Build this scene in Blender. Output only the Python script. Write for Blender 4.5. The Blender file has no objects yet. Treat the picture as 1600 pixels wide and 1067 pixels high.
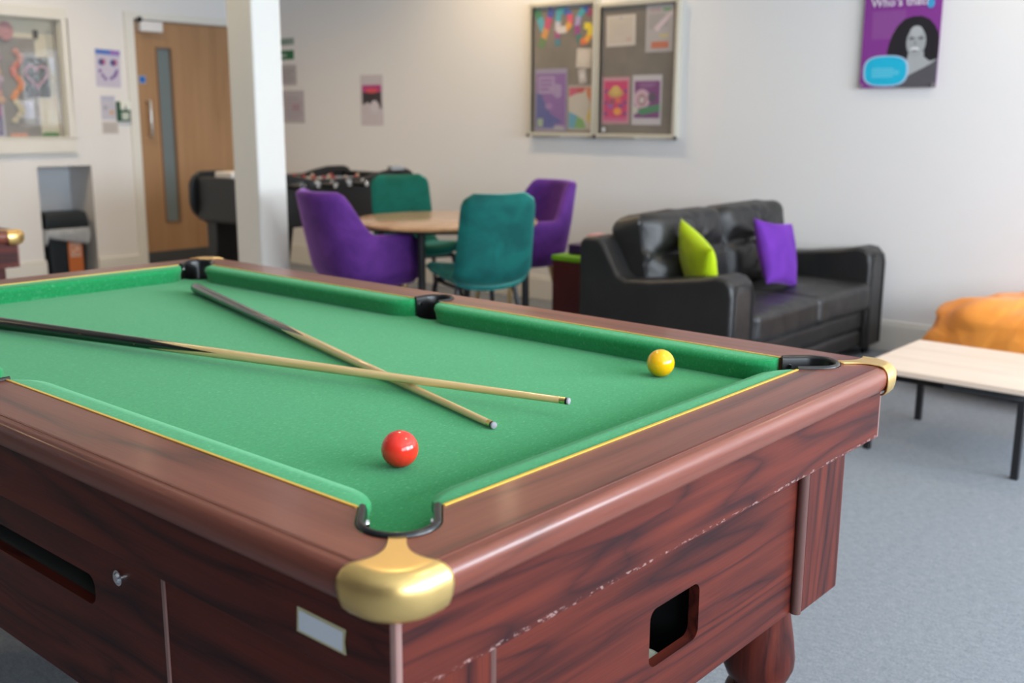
import bpy, bmesh, math, random
from mathutils import Vector, Matrix, noise
PI = math.pi
rnd = random.Random(7)
scene = bpy.context.scene
COL = scene.collection

# ------------------------------------------------------------------ camera
cd = bpy.data.cameras.new('camera'); cam = bpy.data.objects.new('camera', cd); COL.objects.link(cam)
PITCH, ROLL, YAW = 0.209456, 0.00501, 0.712792
F = Vector((math.cos(YAW)*math.cos(PITCH), math.sin(YAW)*math.cos(PITCH), -math.sin(PITCH)))
Rt = Vector((math.sin(YAW), -math.cos(YAW), 0)); Up = Rt.cross(F)
R2 = Rt*math.cos(ROLL) + Up*math.sin(ROLL); U2 = -Rt*math.sin(ROLL) + Up*math.cos(ROLL)
M = Matrix((( R2.x, U2.x, -F.x, -0.72363), (R2.y, U2.y, -F.y, -0.78390), (R2.z, U2.z, -F.z, 1.24272), (0, 0, 0, 1)))
cam.matrix_world = M
cd.sensor_width = 36; cd.lens = 36*1644.25/1600; cd.clip_start = .05; cd.clip_end = 100
cd.dof.use_dof = True; cd.dof.focus_distance = 1.62; cd.dof.aperture_fstop = 4.2
scene.camera = cam

# ------------------------------------------------------------------ world, light, exposure
world = bpy.data.worlds.new('world'); scene.world = world; world.use_nodes = True
world.node_tree.nodes['Background'].inputs[0].default_value = (.75, .87, 1, 1)
world.node_tree.nodes['Background'].inputs[1].default_value = 1.0
vs = scene.view_settings
vs.view_transform = 'Standard'; vs.look = 'None'; vs.gamma = 1; vs.use_curve_mapping = False
vs.exposure = 0.42

def area(name, loc, rot, sx, sy, power, color, spread=PI):
    l = bpy.data.lights.new(name, 'AREA'); l.shape = 'RECTANGLE'; l.size = sx; l.size_y = sy
    l.energy = power; l.color = color; l.spread = spread
    o = bpy.data.objects.new(name, l); o.location = loc; o.rotation_euler = rot; COL.objects.link(o); return o
def spot(name, loc, power, color, ang=120, blend=.5, size=.05, rot=(0, 0, 0)):
    l = bpy.data.lights.new(name, 'SPOT'); l.energy = power; l.color = color
    l.spot_size = math.radians(ang); l.spot_blend = blend; l.shadow_soft_size = size
    o = bpy.data.objects.new(name, l); o.location = loc; o.rotation_euler = rot; COL.objects.link(o); return o
DAY = (.80, .90, 1.0); WARM = (1.0, .74, .44)
# daylight through the three openings of the window wall (y = -3.4) and the one beside it
WIN = (-1.05, 1.05, 3.30)
for x, pw in zip(WIN, (65, 130, 170)):
    area('daylight_window', (x, -3.52, 1.62), (PI/2, 0, 0), 1.9, 1.55, pw, DAY)
# recessed ceiling downlights
for p in ((4.2, 4.2), (4.2, 3.5), (4.3, .3), (1.7, 4.2), (1.6, 1.7), (1.2, -.6), (-1.2, 4.6), (3.0, 5.9), (1.2, 6.2)):
    spot('downlight', (p[0], p[1], 2.84), 48 if p[1] > 4.5 else (32 if p[0] == 4.2 else 26), WARM, 150, .8)

# ------------------------------------------------------------------ materials
def lin(c):
    if isinstance(c, str):
        c = tuple(int(c[i:i+2], 16)/255 for i in (0, 2, 4))
        c = tuple(v/12.92 if v <= .04045 else ((v+.055)/1.055)**2.4 for v in c)
    return (c[0], c[1], c[2], 1)
MATS = {}
class NT:
    def __init__(s, name):
        s.m = bpy.data.materials.new(name); s.m.use_nodes = True; s.t = s.m.node_tree; s.b = s.t.nodes['Principled BSDF']
    def n(s, typ, **kw):
        nd = s.t.nodes.new(typ)
        for k, v in kw.items():
            if k.startswith('i_'):
                nd.inputs[int(k[2:]) if k[2:].isdigit() else k[2:].replace('_', ' ')].default_value = v
            else: setattr(nd, k, v)
        return nd
    def l(s, a, b): s.t.links.new(a, b)
    def set(s, **kw):
        for k, v in kw.items(): s.b.inputs[k.replace('_', ' ')].default_value = v
    def math(s, op, a, b=None, c=None):
        nd = s.n('ShaderNodeMath', operation=op)
        for i, v in enumerate((a, b, c)):
            if v is None: continue
            if isinstance(v, (int, float)): nd.inputs[i].default_value = v
            else: s.l(v, nd.inputs[i])
        return nd.outputs[0]
    def coord(s, scale=(1, 1, 1), out='Object'):
        c = s.n('ShaderNodeTexCoord'); mp = s.n('ShaderNodeMapping'); mp.inputs['Scale'].default_value = scale
        s.l(c.outputs[out], mp.inputs[0]); return mp.outputs[0]
    def noise(s, vec, scale, detail=4, rough=.55, dist=0):
        nd = s.n('ShaderNodeTexNoise'); nd.inputs['Scale'].default_value = scale; nd.inputs['Detail'].default_value = detail
        nd.inputs['Roughness'].default_value = rough; nd.inputs['Distortion'].default_value = dist
        s.l(vec, nd.inputs['Vector']); return nd.outputs['Fac']
    def ramp(s, fac, stops, interp='LINEAR'):
        r = s.n('ShaderNodeValToRGB'); r.color_ramp.interpolation = interp
        e = r.color_ramp.elements
        while len(e) < len(stops): e.new(.5)
        for k, (p, c) in enumerate(stops): e[k].position = p; e[k].color = lin(c)
        s.l(fac, r.inputs[0]); return r.outputs[0]
    def mix(s, fac, a, b, mode='MIX'):
        m = s.n('ShaderNodeMix', data_type='RGBA', blend_type=mode)
        for i, v in ((0, fac), (6, a), (7, b)):
            if isinstance(v, (int, float)): m.inputs[i].default_value = v
            elif isinstance(v, (str, tuple)): m.inputs[i].default_value = lin(v)
            else: s.l(v, m.inputs[i])
        return m.outputs[2]
    def bump(s, h, strength=.3, dist=.01):
        b = s.n('ShaderNodeBump'); b.inputs['Strength'].default_value = strength; b.inputs['Distance'].default_value = dist
        s.l(h, b.inputs['Height']); s.l(b.outputs[0], s.b.inputs['Normal'])
    def color(s, c): s.l(c, s.b.inputs['Base Color'])
def plain(name, col, rough=.5, metal=0, spec=.5, coat=0, var=0.0):
    if name in MATS: return MATS[name]
    t = NT(name); t.set(Roughness=rough, Metallic=metal, Specular_IOR_Level=spec, Coat_Weight=coat, Coat_Roughness=.1)
    c = lin(col)
    n = t.noise(t.coord(), 9, 3)
    a = tuple(max(0, v*(1-var)) for v in c[:3]); b = tuple(min(1, v*(1+var)) for v in c[:3])
    t.color(t.ramp(n, [(.3, a), (.7, b)]))
    MATS[name] = t.m; return t.m
def wood(name, axis, dark, mid, light, rough=.3, scale=1, lines=26, coat=.3, wear=None, spec=.38):
    t = NT(name)
    sc = [7*scale]*3; sc[axis] = .75*scale
    v = t.coord(tuple(sc))
    n1 = t.noise(v, 1.0, 2, .45, .35)
    band = t.math('POWER', t.math('ABSOLUTE', t.math('SINE', t.math('MULTIPLY', n1, lines))), .5)
    sc2 = [34*scale]*3; sc2[axis] = 1.2*scale
    n2 = t.noise(t.coord(tuple(sc2)), 1.0, 3, .6)
    sc3 = [260*scale]*3; sc3[axis] = 9*scale
    n3 = t.noise(t.coord(tuple(sc3)), 1.0, 2, .6)
    f = t.math('ADD', t.math('MULTIPLY', band, .28), t.math('ADD', t.math('MULTIPLY', n2, .62), t.math('MULTIPLY', n3, .24)))
    c = t.ramp(f, [(.36, dark), (.56, mid), (.82, light)])
    if wear:
        co = t.n('ShaderNodeTexCoord'); sp = t.n('ShaderNodeSeparateXYZ'); t.l(co.outputs['Object'], sp.inputs[0])
        d = t.math('ABSOLUTE', t.math('SUBTRACT', sp.outputs[2], wear))
        nn = t.noise(t.coord((70, 70, 130)), 1, 4, .75); nb = t.noise(t.coord((4, 4, 4)), 1, 2)
        near = t.math('LESS_THAN', d, t.math('MULTIPLY', nb, .010))
        c = t.mix(t.math('MULTIPLY', near, t.math('MULTIPLY', t.math('GREATER_THAN', nn, .55), .38)), c, 'C9A9A4')
    t.color(c)
    t.set(Roughness=rough, Coat_Weight=coat, Coat_Roughness=.15, Specular_IOR_Level=spec)
    t.bump(n3, .08, .001)
    return t.m
MH = dict(dark=(.020, .0055, .0065), mid=(.058, .0110, .0085), light=(.128, .0225, .0125), lines=34, coat=.05, rough=.42, spec=.2)
wood_x = wood('mahogany_laminate_x', 0, **MH, wear=.684, scale=1.25); wood_y = wood('mahogany_laminate_y', 1, **MH); wood_z = wood('mahogany_laminate_z', 2, **MH)
MR = dict(dark=(.070, .021, .013), mid=(.175, .045, .027), light=(.25, .074, .045), coat=.28)
rail_x = wood('mahogany_rail_x', 0, rough=.36, lines=6, **MR); rail_y = wood('mahogany_rail_y', 1, rough=.36, lines=6, **MR)
oak_door = wood('oak_veneer', 2, (.32, .175, .085), (.36, .20, .098), (.41, .235, .120), rough=.45, scale=.6, coat=.05, lines=9)
beech = wood('beech_laminate', 1, (.68, .53, .42), (.74, .59, .475), (.79, .645, .53), rough=.42, coat=.1, lines=5)
table_wood = wood('honey_laminate', 0, (.50, .27, .12), (.58, .33, .16), (.66, .40, .20), rough=.22, coat=.5, lines=6)
ash = wood('ash_shaft', 0, (.55, .34, .13), (.72, .48, .21), (.82, .59, .30), rough=.3, coat=.5, lines=9, scale=2)

def cloth_mat():
    t = NT('green_baize')
    v = t.coord()
    n1 = t.noise(v, 6, 3); n2 = t.noise(t.coord((170, 330, 170)), 1, 3, .7); n3 = t.noise(t.coord((95, 210, 95)), 1, 5, .75)
    c = t.ramp(n2, [(.35, (.008, .200, .055)), (.65, (.020, .290, .090))])
    c = t.mix(t.math('MULTIPLY', n1, .5), c, (.020, .270, .100))
    fl = t.ramp(n3, [(.57, (0, 0, 0)), (.68, (1, 1, 1))])
    c = t.mix(t.math('MULTIPLY', fl, .42), c, (.20, .52, .30))
    t.color(c); t.set(Roughness=.95, Specular_IOR_Level=.15, Sheen_Weight=.35, Sheen_Roughness=.5, Sheen_Tint=lin((.5, .9, .6)))
    t.bump(n2, .25, .0006); return t.m
baize = cloth_mat()
def carpet_mat():
    t = NT('grey_blue_carpet')
    n1 = t.noise(t.coord((420, 150, 1)), 1, 3, .7); n2 = t.noise(t.coord(), 1.3, 3); n4 = t.noise(t.coord((90, 34, 1)), 1, 3, .6)
    c = t.ramp(n1, [(.34, (.13, .145, .165)), (.66, (.34, .365, .40))])
    c = t.mix(.35, c, t.ramp(n4, [(.35, (.15, .17, .19)), (.65, (.31, .335, .37))]))
    c = t.mix(t.math('MULTIPLY', n2, .35), c, (.20, .22, .25))
    t.color(c); t.set(Roughness=1.0, Specular_IOR_Level=.1); t.bump(n1, .5, .004); return t.m
carpet = carpet_mat()
def paint(name, col, rough=.6):
    t = NT(name); n = t.noise(t.coord(), 140, 3); n0 = t.noise(t.coord(), .7, 2)
    c = lin(col); t.color(t.ramp(n0, [(.3, tuple(v*.985 for v in c[:3])), (.7, c[:3])]))
    t.set(Roughness=rough, Specular_IOR_Level=.3); t.bump(n, .06, .001); return t.m
wall_m = paint('wall_paint', (.79, .775, .77)); ceil_m = paint('ceiling_paint', (.80, .79, .77)); trim_m = paint('trim_gloss', (.76, .745, .70), .35)
pillar_m = paint('pillar_paint', (.82, .81, .77), .5); recess_m = paint('recess_paint', (.70, .73, .77))
def velvet(name, a, b, sheen):
    t = NT(name); n = t.noise(t.coord(), 7, 3, .6, .6)
    t.color(t.ramp(n, [(.35, a), (.68, b)])); t.set(Roughness=.8, Sheen_Weight=.8, Sheen_Roughness=.35, Sheen_Tint=lin(sheen), Specular_IOR_Level=.2)
    t.bump(t.noise(t.coord(), 400, 2), .1, .001); return t.m
purple_v = velvet('purple_velvet', (.080, .020, .170), (.130, .034, .25), (.62, .32, .85))
teal_v = velvet('teal_velvet', (.003, .066, .062), (.005, .125, .108), (.25, .75, .65))
green_v = velvet('green_velvet', (.003, .085, .055), (.004, .115, .080), (.2, .6, .5))
purple_c = velvet('purple_cushion_fabric', (.105, .022, .27), (.140, .030, .34), (.35, .15, .6))
lime_c = velvet('lime_cushion_fabric', (.38, .52, .004), (.46, .62, .008), (.8, .9, .3))
def leather_mat():
    t = NT('black_leather'); v = t.n('ShaderNodeTexVoronoi'); v.inputs['Scale'].default_value = 260
    t.l(t.coord(), v.inputs['Vector']); n = t.noise(t.coord(), 5, 4)
    t.color(t.ramp(n, [(.3, (.010, .010, .011)), (.7, (.018, .017, .017))]))
    t.set(Roughness=.42, Specular_IOR_Level=.55)
    h = t.math('ADD', t.math('MULTIPLY', v.outputs['Distance'], .12), t.noise(t.coord((1, 1, 1)), 11, 4, .6, .5))
    t.bump(h, .35, .012); return t.m
leather = leather_mat()
def bag_mat():
    t = NT('orange_bean_bag_fabric'); n = t.noise(t.coord(), 4, 3)
    t.color(t.ramp(n, [(.3, (.80, .25, .022)), (.7, (.88, .33, .045))])); t.set(Roughness=.75, Sheen_Weight=.2)
    t.bump(t.noise(t.coord(), 3.0, 3, .5, .6), .5, .09); return t.m
bag_m = bag_mat()
brass = plain('brushed_brass', (.93, .63, .24), .34, .92, var=.04)
brass_leg = plain('brass_leg', (.72, .52, .25), .3, 1)
inlay = plain('gold_inlay', (.86, .52, .07), .35, .25)
ferrule_m = plain('ferrule_brass', (.80, .60, .25), .25, 1)
rubber = plain('pocket_plastic', (.008, .008, .009), .28)
black_metal = plain('black_metal', (.010, .010, .012), .45)
black_lam = plain('black_laminate', (.008, .008, .009), .42)
chrome = plain('chrome', (.85, .86, .88), .12, 1)
black_hole = plain('black_interior', (.004, .004, .004), .9)
steel = plain('brushed_steel', (.66, .64, .60), .35, .9)
frame_m = plain('board_frame_aluminium', (.62, .585, .49), .4, .35)
felt_board = plain('grey_felt_board', (.20, .165, .125), .95, var=.12)
felt_board2 = plain('grey_notice_felt', (.27, .26, .25), .95, var=.1)
red_ball_m = plain('red_ball', (.86, .036, .020), .17, coat=.35)
yellow_ball_m = plain('yellow_ball', (1.0, .49, .002), .17, coat=.35)
white_ball_m = plain('cream_ball', (.78, .80, .62), .1, coat=1)
trimstrip = plain('apron_corner_strip', (.30, .17, .15), .35)
bead_m = plain('dark_bead', (.11, .05, .042), .35)
dark_red = plain('dark_red_panel', (.075, .006, .006), .5)
lime_m = plain('lime_plastic', (.16, .42, .004), .5)
bin_m = plain('bin_plastic', (.008, .014, .020), .45)
kick_m = plain('kick_plate', (.055, .058, .065), .4)
grey_pl = plain('grey_plastic', (.30, .31, .32), .5)
def glass_mat(name, col=(1, 1, 1), tr=.9):
    t = NT(name); nt = t.t; out = nt.nodes['Material Output']
    tr_ = t.n('ShaderNodeBsdfTransparent'); gl = t.n('ShaderNodeBsdfGlossy'); gl.inputs['Roughness'].default_value = .03
    tr_.inputs[0].default_value = lin(col); mx = t.n('ShaderNodeMixShader'); lw = t.n('ShaderNodeLayerWeight'); lw.inputs[0].default_value = .5
    t.l(t.math('ADD', t.math('MULTIPLY', t.math('POWER', lw.outputs['Facing'], 4.0), .5), 1-tr), mx.inputs[0]); t.l(tr_.outputs[0], mx.inputs[1]); t.l(gl.outputs[0], mx.inputs[2]); t.l(mx.outputs[0], out.inputs[0])
    return t.m
glass = glass_mat('clear_glazing', tr=.95)
plastic_bag = NT('thin_plastic_liner'); plastic_bag.set(Roughness=.3, Alpha=.75); plastic_bag.color(plastic_bag.ramp(plastic_bag.noise(plastic_bag.coord(), 30), [(.3, (.45, .48, .52)), (.7, (.62, .65, .70))])); plastic_bag = plastic_bag.m
def flat(hexcol, rough=.55):
    return plain('print_'+hexcol, hexcol, rough)

# ------------------------------------------------------------------ mesh builder
class MB:
    def __init__(s): s.v = []; s.f = []; s.mi = []; s.mats = []
    def slot(s, m):
        if m is None: return 0
        if m not in s.mats: s.mats.append(m)
        return s.mats.index(m)
    def add(s, vs, fs, m=None, mat=None):
        b = len(s.v); k = s.slot(m)
        for p in vs: s.v.append(tuple(mat @ Vector(p)) if mat else tuple(p))
        for f in fs: s.f.append([b+i for i in f]); s.mi.append(k)
        return s
    def box(s, x0, x1, y0, y1, z0, z1, m=None, mat=None):
        v = [(x, y, z) for x in (x0, x1) for y in (y0, y1) for z in (z0, z1)]
        return s.add(v, [(0, 1, 3, 2), (4, 6, 7, 5), (0, 4, 5, 1), (2, 3, 7, 6), (0, 2, 6, 4), (1, 5, 7, 3)], m, mat)
    def loft(s, rings, m=None, closed=True, caps=True, mat=None):
        n = len(rings[0]); v = [p for r in rings for p in r]; f = []
        for i in range(len(rings)-1):
            for j in range(n if closed else n-1):
                k = (j+1) % n
                f.append((i*n+j, i*n+k, (i+1)*n+k, (i+1)*n+j))
        if caps and closed: f.append(tuple(range(n))[::-1]); f.append(tuple((len(rings)-1)*n+j for j in range(n)))
        return s.add(v, f, m, mat)
    def prism(s, poly, z0, z1, m=None, mat=None):
        return s.loft([[(p[0], p[1], z0) for p in poly], [(p[0], p[1], z1) for p in poly]], m, mat=mat)
    def cyl(s, a, b, r0, r1=None, n=16, m=None, mat=None):
        r1 = r0 if r1 is None else r1; a = Vector(a); b = Vector(b); d = (b-a).normalized()
        u = d.orthogonal().normalized(); w = d.cross(u)
        ring = lambda c, r: [c + u*r*math.cos(2*PI*k/n) + w*r*math.sin(2*PI*k/n) for k in range(n)]
        return s.loft([ring(a, r0), ring(b, r1)], m, mat=mat)
    def lathe(s, prof, c=(0, 0), n=24, m=None, mat=None):
        return s.loft([[(c[0]+r*math.cos(2*PI*k/n), c[1]+r*math.sin(2*PI*k/n), z) for k in range(n)] for r, z in prof], m, mat=mat)
    def tube(s, pts, r, n=10, m=None, mat=None):
        pts = [Vector(p) for p in pts]; rings = []; u = None
        for i, p in enumerate(pts):
            d = (pts[min(i+1, len(pts)-1)] - pts[max(i-1, 0)]).normalized()
            u = d.orthogonal().normalized() if u is None else (u - d*u.dot(d)).normalized()
            w = d.cross(u); rr = r[i] if isinstance(r, (list, tuple)) else r
            rings.append([p + u*rr*math.cos(2*PI*k/n) + w*rr*math.sin(2*PI*k/n) for k in range(n)])
        return s.loft(rings, m, mat=mat)
    def sphere(s, c, r, n=24, m=None, mat=None, sq=(1, 1, 1)):
        h = n//2
        prof = [[(c[0]+sq[0]*r*math.sin(PI*i/h)*math.cos(2*PI*k/n), c[1]+sq[1]*r*math.sin(PI*i/h)*math.sin(2*PI*k/n), c[2]-sq[2]*r*math.cos(PI*i/h)) for k in range(n)] for i in range(1, h)]
        b = len(s.v); s.loft(prof, m, caps=False, mat=mat)
        lo = (c[0], c[1], c[2]-sq[2]*r); hi = (c[0], c[1], c[2]+sq[2]*r); k = s.slot(m)
        s.v += [tuple(mat @ Vector(lo)) if mat else lo, tuple(mat @ Vector(hi)) if mat else hi]
        L = len(s.v)-2; top = b+(h-2)*n
        for j in range(n):
            s.f.append([L, b+(j+1) % n, b+j]); s.mi.append(k)
            s.f.append([L+1, top+j, top+(j+1) % n]); s.mi.append(k)
        return s
    def rbox(s, c, half, r, n=8, m=None, disp=None, mat=None):
        """rounded box with an optional displacement disp(point, normal) -> Vector"""
        vs, fs = [], []; idx = {}
        def g(p):
            inner = Vector([max(-(half[k]-r), min(half[k]-r, p[k]*half[k])) for k in range(3)])
            q = Vector([p[k]*half[k] for k in range(3)]); d = q-inner
            nrm = d.normalized() if d.length > 1e-9 else Vector(p).normalized()
            o = inner + nrm*r
            if disp: o = o + disp(o, nrm)
            return o + Vector(c)
        def pt(p):
            key = tuple(round(x, 5) for x in p)
            if key not in idx: idx[key] = len(vs); vs.append(g(p))
            return idx[key]
        def gridvals(k):
            e = r/half[k]; N = n
            out = [-1 + e*(1-math.cos(PI/2*i/4)) for i in range(4)]  # dense near the edges
            out += [-1+e + (2-2*e)*i/N for i in range(N+1)]
            out += [-v for v in reversed(out[:4])]
            return out
        gv = [gridvals(k) for k in range(3)]
        for ax in range(3):
            a, b2 = [k for k in range(3) if k != ax]
            for sgn in (-1, 1):
                for i in range(len(gv[a])-1):
                    for j in range(len(gv[b2])-1):
                        q = []
                        for (ii, jj) in ((i, j), (i+1, j), (i+1, j+1), (i, j+1)):
                            p = [0, 0, 0]; p[ax] = sgn; p[a] = gv[a][ii]; p[b2] = gv[b2][jj]; q.append(pt(p))
                        if (sgn == 1) == (ax == 1): q = q[::-1]
                        fs.append(q)
        return s.add(vs, fs, m, mat)
    def build(s, name, mat=None, parent=None, smooth=True, bevel=0, bseg=3, angle=40, off=(0, 0, 0), kind=None, subsurf=0, solid=0):
        me = bpy.data.meshes.new(name)
        me.from_pydata([(p[0]-off[0], p[1]-off[1], p[2]-off[2]) for p in s.v], [], s.f)
        mats = s.mats if s.mats else [mat]
        for mm in mats: me.materials.append(mm)
        if len(mats) > 1: me.polygons.foreach_set('material_index', s.mi)
        bm = bmesh.new(); bm.from_mesh(me); bmesh.ops.remove_doubles(bm, verts=bm.verts, dist=1e-6)
        bmesh.ops.recalc_face_normals(bm, faces=bm.faces)
        if smooth:
            for f in bm.faces: f.smooth = True
            for e in bm.edges:
                if len(e.link_faces) == 2 and e.calc_face_angle(0) > math.radians(angle): e.smooth = False
        bm.to_mesh(me); bm.free(); me.update()
        o = bpy.data.objects.new(name, me); COL.objects.link(o)
        if parent: o.parent = parent
        if solid:
            md = o.modifiers.new('solid', 'SOLIDIFY'); md.thickness = solid; md.offset = 1
        if bevel:
            md = o.modifiers.new('bevel', 'BEVEL'); md.width = bevel; md.segments = bseg; md.limit_method = 'ANGLE'; md.angle_limit = math.radians(35); md.harden_normals = False
        if subsurf:
            md = o.modifiers.new('sub', 'SUBSURF'); md.levels = subsurf; md.render_levels = subsurf
        if kind: o['kind'] = kind
        return o
def tag(o, label, cat, group=None):
    o['label'] = label; o['category'] = cat
    if group: o['group'] = group
    return o
def thing(name, label, cat, loc=(0, 0, 0), rz=0, group=None):
    o = bpy.data.objects.new(name, None); COL.objects.link(o); o.location = loc; o.rotation_euler = (0, 0, rz)
    return tag(o, label, cat, group)
def copy_tree(o, parent=None):
    c = o.copy(); COL.objects.link(c); c.parent = parent
    for ch in list(o.children): copy_tree(ch, c)
    return c
def curve_mesh(outlines, half, bevel=0):
    """flat plate with holes: outlines in the xy plane, extruded +-half"""
    cu = bpy.data.curves.new('tmp', 'CURVE'); cu.dimensions = '2D'; cu.fill_mode = 'BOTH'; cu.extrude = half; cu.bevel_depth = bevel; cu.bevel_resolution = 2
    for pts in outlines:
        sp = cu.splines.new('POLY'); sp.points.add(len(pts)-1)
        for p, q in zip(sp.points, pts): p.co = (q[0], q[1], 0, 1)
        sp.use_cyclic_u = True
    ob = bpy.data.objects.new('tmp', cu); COL.objects.link(ob)
    dg = bpy.context.evaluated_depsgraph_get(); me = bpy.data.meshes.new_from_object(ob.evaluated_get(dg))
    vs = [v.co[:] for v in me.vertices]; fs = [tuple(p.vertices) for p in me.polygons]
    bpy.data.objects.remove(ob); bpy.data.curves.remove(cu); bpy.data.meshes.remove(me)
    return vs, fs
def text_mesh(txt, size, extrude=.0002, bold=0.0):
    cu = bpy.data.curves.new('tmp', 'FONT'); cu.body = txt; cu.size = size; cu.extrude = extrude; cu.offset = bold; cu.resolution_u = 2
    ob = bpy.data.objects.new('tmp', cu); COL.objects.link(ob)
    dg = bpy.context.evaluated_depsgraph_get(); me = bpy.data.meshes.new_from_object(ob.evaluated_get(dg))
    vs = [v.co[:] for v in me.vertices]; fs = [tuple(p.vertices) for p in me.polygons]
    bpy.data.objects.remove(ob); bpy.data.curves.remove(cu); bpy.data.meshes.remove(me)
    return vs, fs
def arc(cx, cy, r, a0, a1, n): return [(cx+r*math.cos(math.radians(a0+(a1-a0)*i/n)), cy+r*math.sin(math.radians(a0+(a1-a0)*i/n))) for i in range(n+1)]
def rrect(x0, x1, y0, y1, r, n=6):
    return arc(x1-r, y0+r, r, -90, 0, n)+arc(x1-r, y1-r, r, 0, 90, n)+arc(x0+r, y1-r, r, 90, 180, n)+arc(x0+r, y0+r, r, 180, 270, n)
def struct(name, mb, m, **kw):
    o = mb.build(name, m, smooth=kw.pop('smooth', False), **kw); o['kind'] = 'structure'; return o

# ------------------------------------------------------------------ room shell
XE, YN, YS, XW, H = 4.91, 7.10, -3.40, -7.0, 2.88
struct('floor', MB().box(XW-.15, XE+.15, YS-.15, YN+.6, -.1, 0), carpet)
struct('ceiling', MB().box(XW-.15, XE+.15, YS-.15, YN+.6, H, H+.1), ceil_m)
struct('wall_right', MB().box(XE, XE+.15, YS-.15, YN+.6, 0, H), wall_m)
NX0, NX1, NZ = 2.965, 3.392, .866            # bin recess in the far wall
GX0, GX1, GZ0, GZ1 = 1.95, 3.225, 1.075, 1.945  # recess behind the glazed notice case
DX0, DX1, DZ = 3.82, 4.745, 1.985
wb = MB(); T = .42
for (a, b, c, d) in ((XW-.15, GX0, 0, H), (GX0, NX0, 0, GZ0), (NX0, GX1, NZ, GZ0), (GX0, GX1, GZ1, H), (GX1, NX1, NZ, H), (NX1, DX0, 0, H), (DX0, DX1, DZ, H), (DX1, XE, 0, H)):
    wb.box(a, b, YN, YN+T, c, d)
wb.box(GX0, GX1, YN+.12, YN+T, GZ0, GZ1); wb.box(DX0, DX1, YN+.2, YN+T, 0, DZ)
struct('wall_far', wb, wall_m)
rb = MB().box(NX0, NX1, YN+.36, YN+.41, 0, NZ)
struct('wall_recess', rb, recess_m)
wl = MB().box(XW-.15, XW, YS-.15, YN+.6, 0, H)
struct('wall_left', wl, paint('low_bounce_paint', (.22, .20, .24)))  # unseen wall, darkened and set far back to cut bounced light
ws = MB()
ws.box(XW-.15, XE+.15, YS-.12, YS, 0, .85); ws.box(XW-.15, XE+.15, YS-.12, YS, 2.4, H)
for a, b in ((XW-.15, -2.0), (-.1, .1), (2.0, 2.35), (4.25, XE+.15)): ws.box(a, b, YS-.12, YS, .85, 2.4)
struct('wall_window_side', ws, wall_m)
for i, x in enumerate(WIN):
    w = MB(); x0, x1 = x-.95, x+.95
    w.box(x0, x0+.05, YS-.09, YS-.03, .85, 2.4); w.box(x1-.05, x1, YS-.09, YS-.03, .85, 2.4); w.box(x-.03, x+.03, YS-.09, YS-.03, .85, 2.4)
    w.box(x0, x1, YS-.09, YS-.03, .85, .90); w.box(x0, x1, YS-.09, YS-.03, 2.35, 2.4)
    struct('window_%d' % (i+1), w, trim_m)
def skirt(name, boxes):
    b = MB()
    for q in boxes: b.box(*q)
    return struct(name, b, trim_m, bevel=.006)
skirt('baseboard_right', [(XE-.018, XE, YS, YN, 0, .150), (XE-.010, XE, YS, YN, .150, .168)])
skirt('baseboard_far', [(XW, NX0+.01, YN-.02, YN, 0, .150), (XW, NX0+.01, YN-.012, YN, .150, .168), (NX1-.006, DX0-.065, YN-.02, YN, 0, .14)])
a = MB(); a.box(DX0-.075, DX0-.004, YN-.022, YN+.02, 0, DZ+.055); a.box(DX1+.004, DX1+.075, YN-.022, YN+.02, 0, DZ+.055); a.box(DX0-.004, DX1+.004, YN-.022, YN+.02, DZ+.004, DZ+.055)
a.box(DX0-.004, DX0+.004, YN, YN+.15, 0, DZ); a.box(DX1-.004, DX1+.004, YN, YN+.15, 0, DZ)
struct('trim_1', a, trim_m, bevel=.005)
t = MB()
t.box(1.9, 3.275, YN-.03, YN, .965, GZ0); t.box(1.9, 3.275, YN-.03, YN, GZ1, 2.02); t.box(GX1, 3.275, YN-.03, YN, GZ0, GZ1); t.box(1.88, 3.30, YN-.015, YN, .945, .965)
struct('trim_2', t, trim_m, bevel=.006)
# square pillar
p = MB().box(2.572, 2.752, 3.80, 4.02, 0, H)
struct('wall_pillar', p, pillar_m, bevel=.012, smooth=True)

# door leaf in the far wall
yd = YN+.03
vx0, vx1, vz0, vz1 = 4.035, 4.155, .385, 1.775
dv, df = curve_mesh([[(DX0+.006, .14), (DX1-.006, .14), (DX1-.006, DZ-.004), (DX0+.006, DZ-.004)], [(vx0, vz0), (vx1, vz0), (vx1, vz1), (vx0, vz1)]], .02)
door = MB().add([(v[0], yd+.02-v[2], v[1]) for v in dv], df).build('door_1', oak_door, smooth=False); door['kind'] = 'structure'
MB().box(DX0+.006, DX1-.006, yd-.006, yd+.04, 0.012, .142).build('kick_plate', kick_m, door)
MB().box(vx0, vx1, yd+.016, yd+.024, vz0, vz1).build('vision_panel', plain('wired_glass', (.16, .20, .21), .25), door, smooth=False)
fr = MB()
for q in ((vx0-.012, vx0, vz0-.012, vz1+.012), (vx1, vx1+.012, vz0-.012, vz1+.012), (vx0, vx1, vz0-.012, vz0), (vx0, vx1, vz1, vz1+.012)): fr.box(q[0], q[1], yd-.008, yd, q[2], q[3])
fr.build('glazing_bead', plain('dark_oak_bead', (.20, .11, .06), .5), door)
hd = MB().tube([(3.918, yd, 1.085), (3.918, yd-.05, 1.085), (3.918, yd-.055, 1.10), (3.918, yd-.055, 1.345), (3.918, yd-.05, 1.36), (3.918, yd, 1.36)], .011, 10)
hd.build('door_handle', steel, door)
cl = MB().box(3.865, 4.06, YN-.045, yd, 1.895, 1.975); o = cl.build('door_closer', plain('white_closer', (.78, .76, .76), .4), door, bevel=.006)
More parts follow.
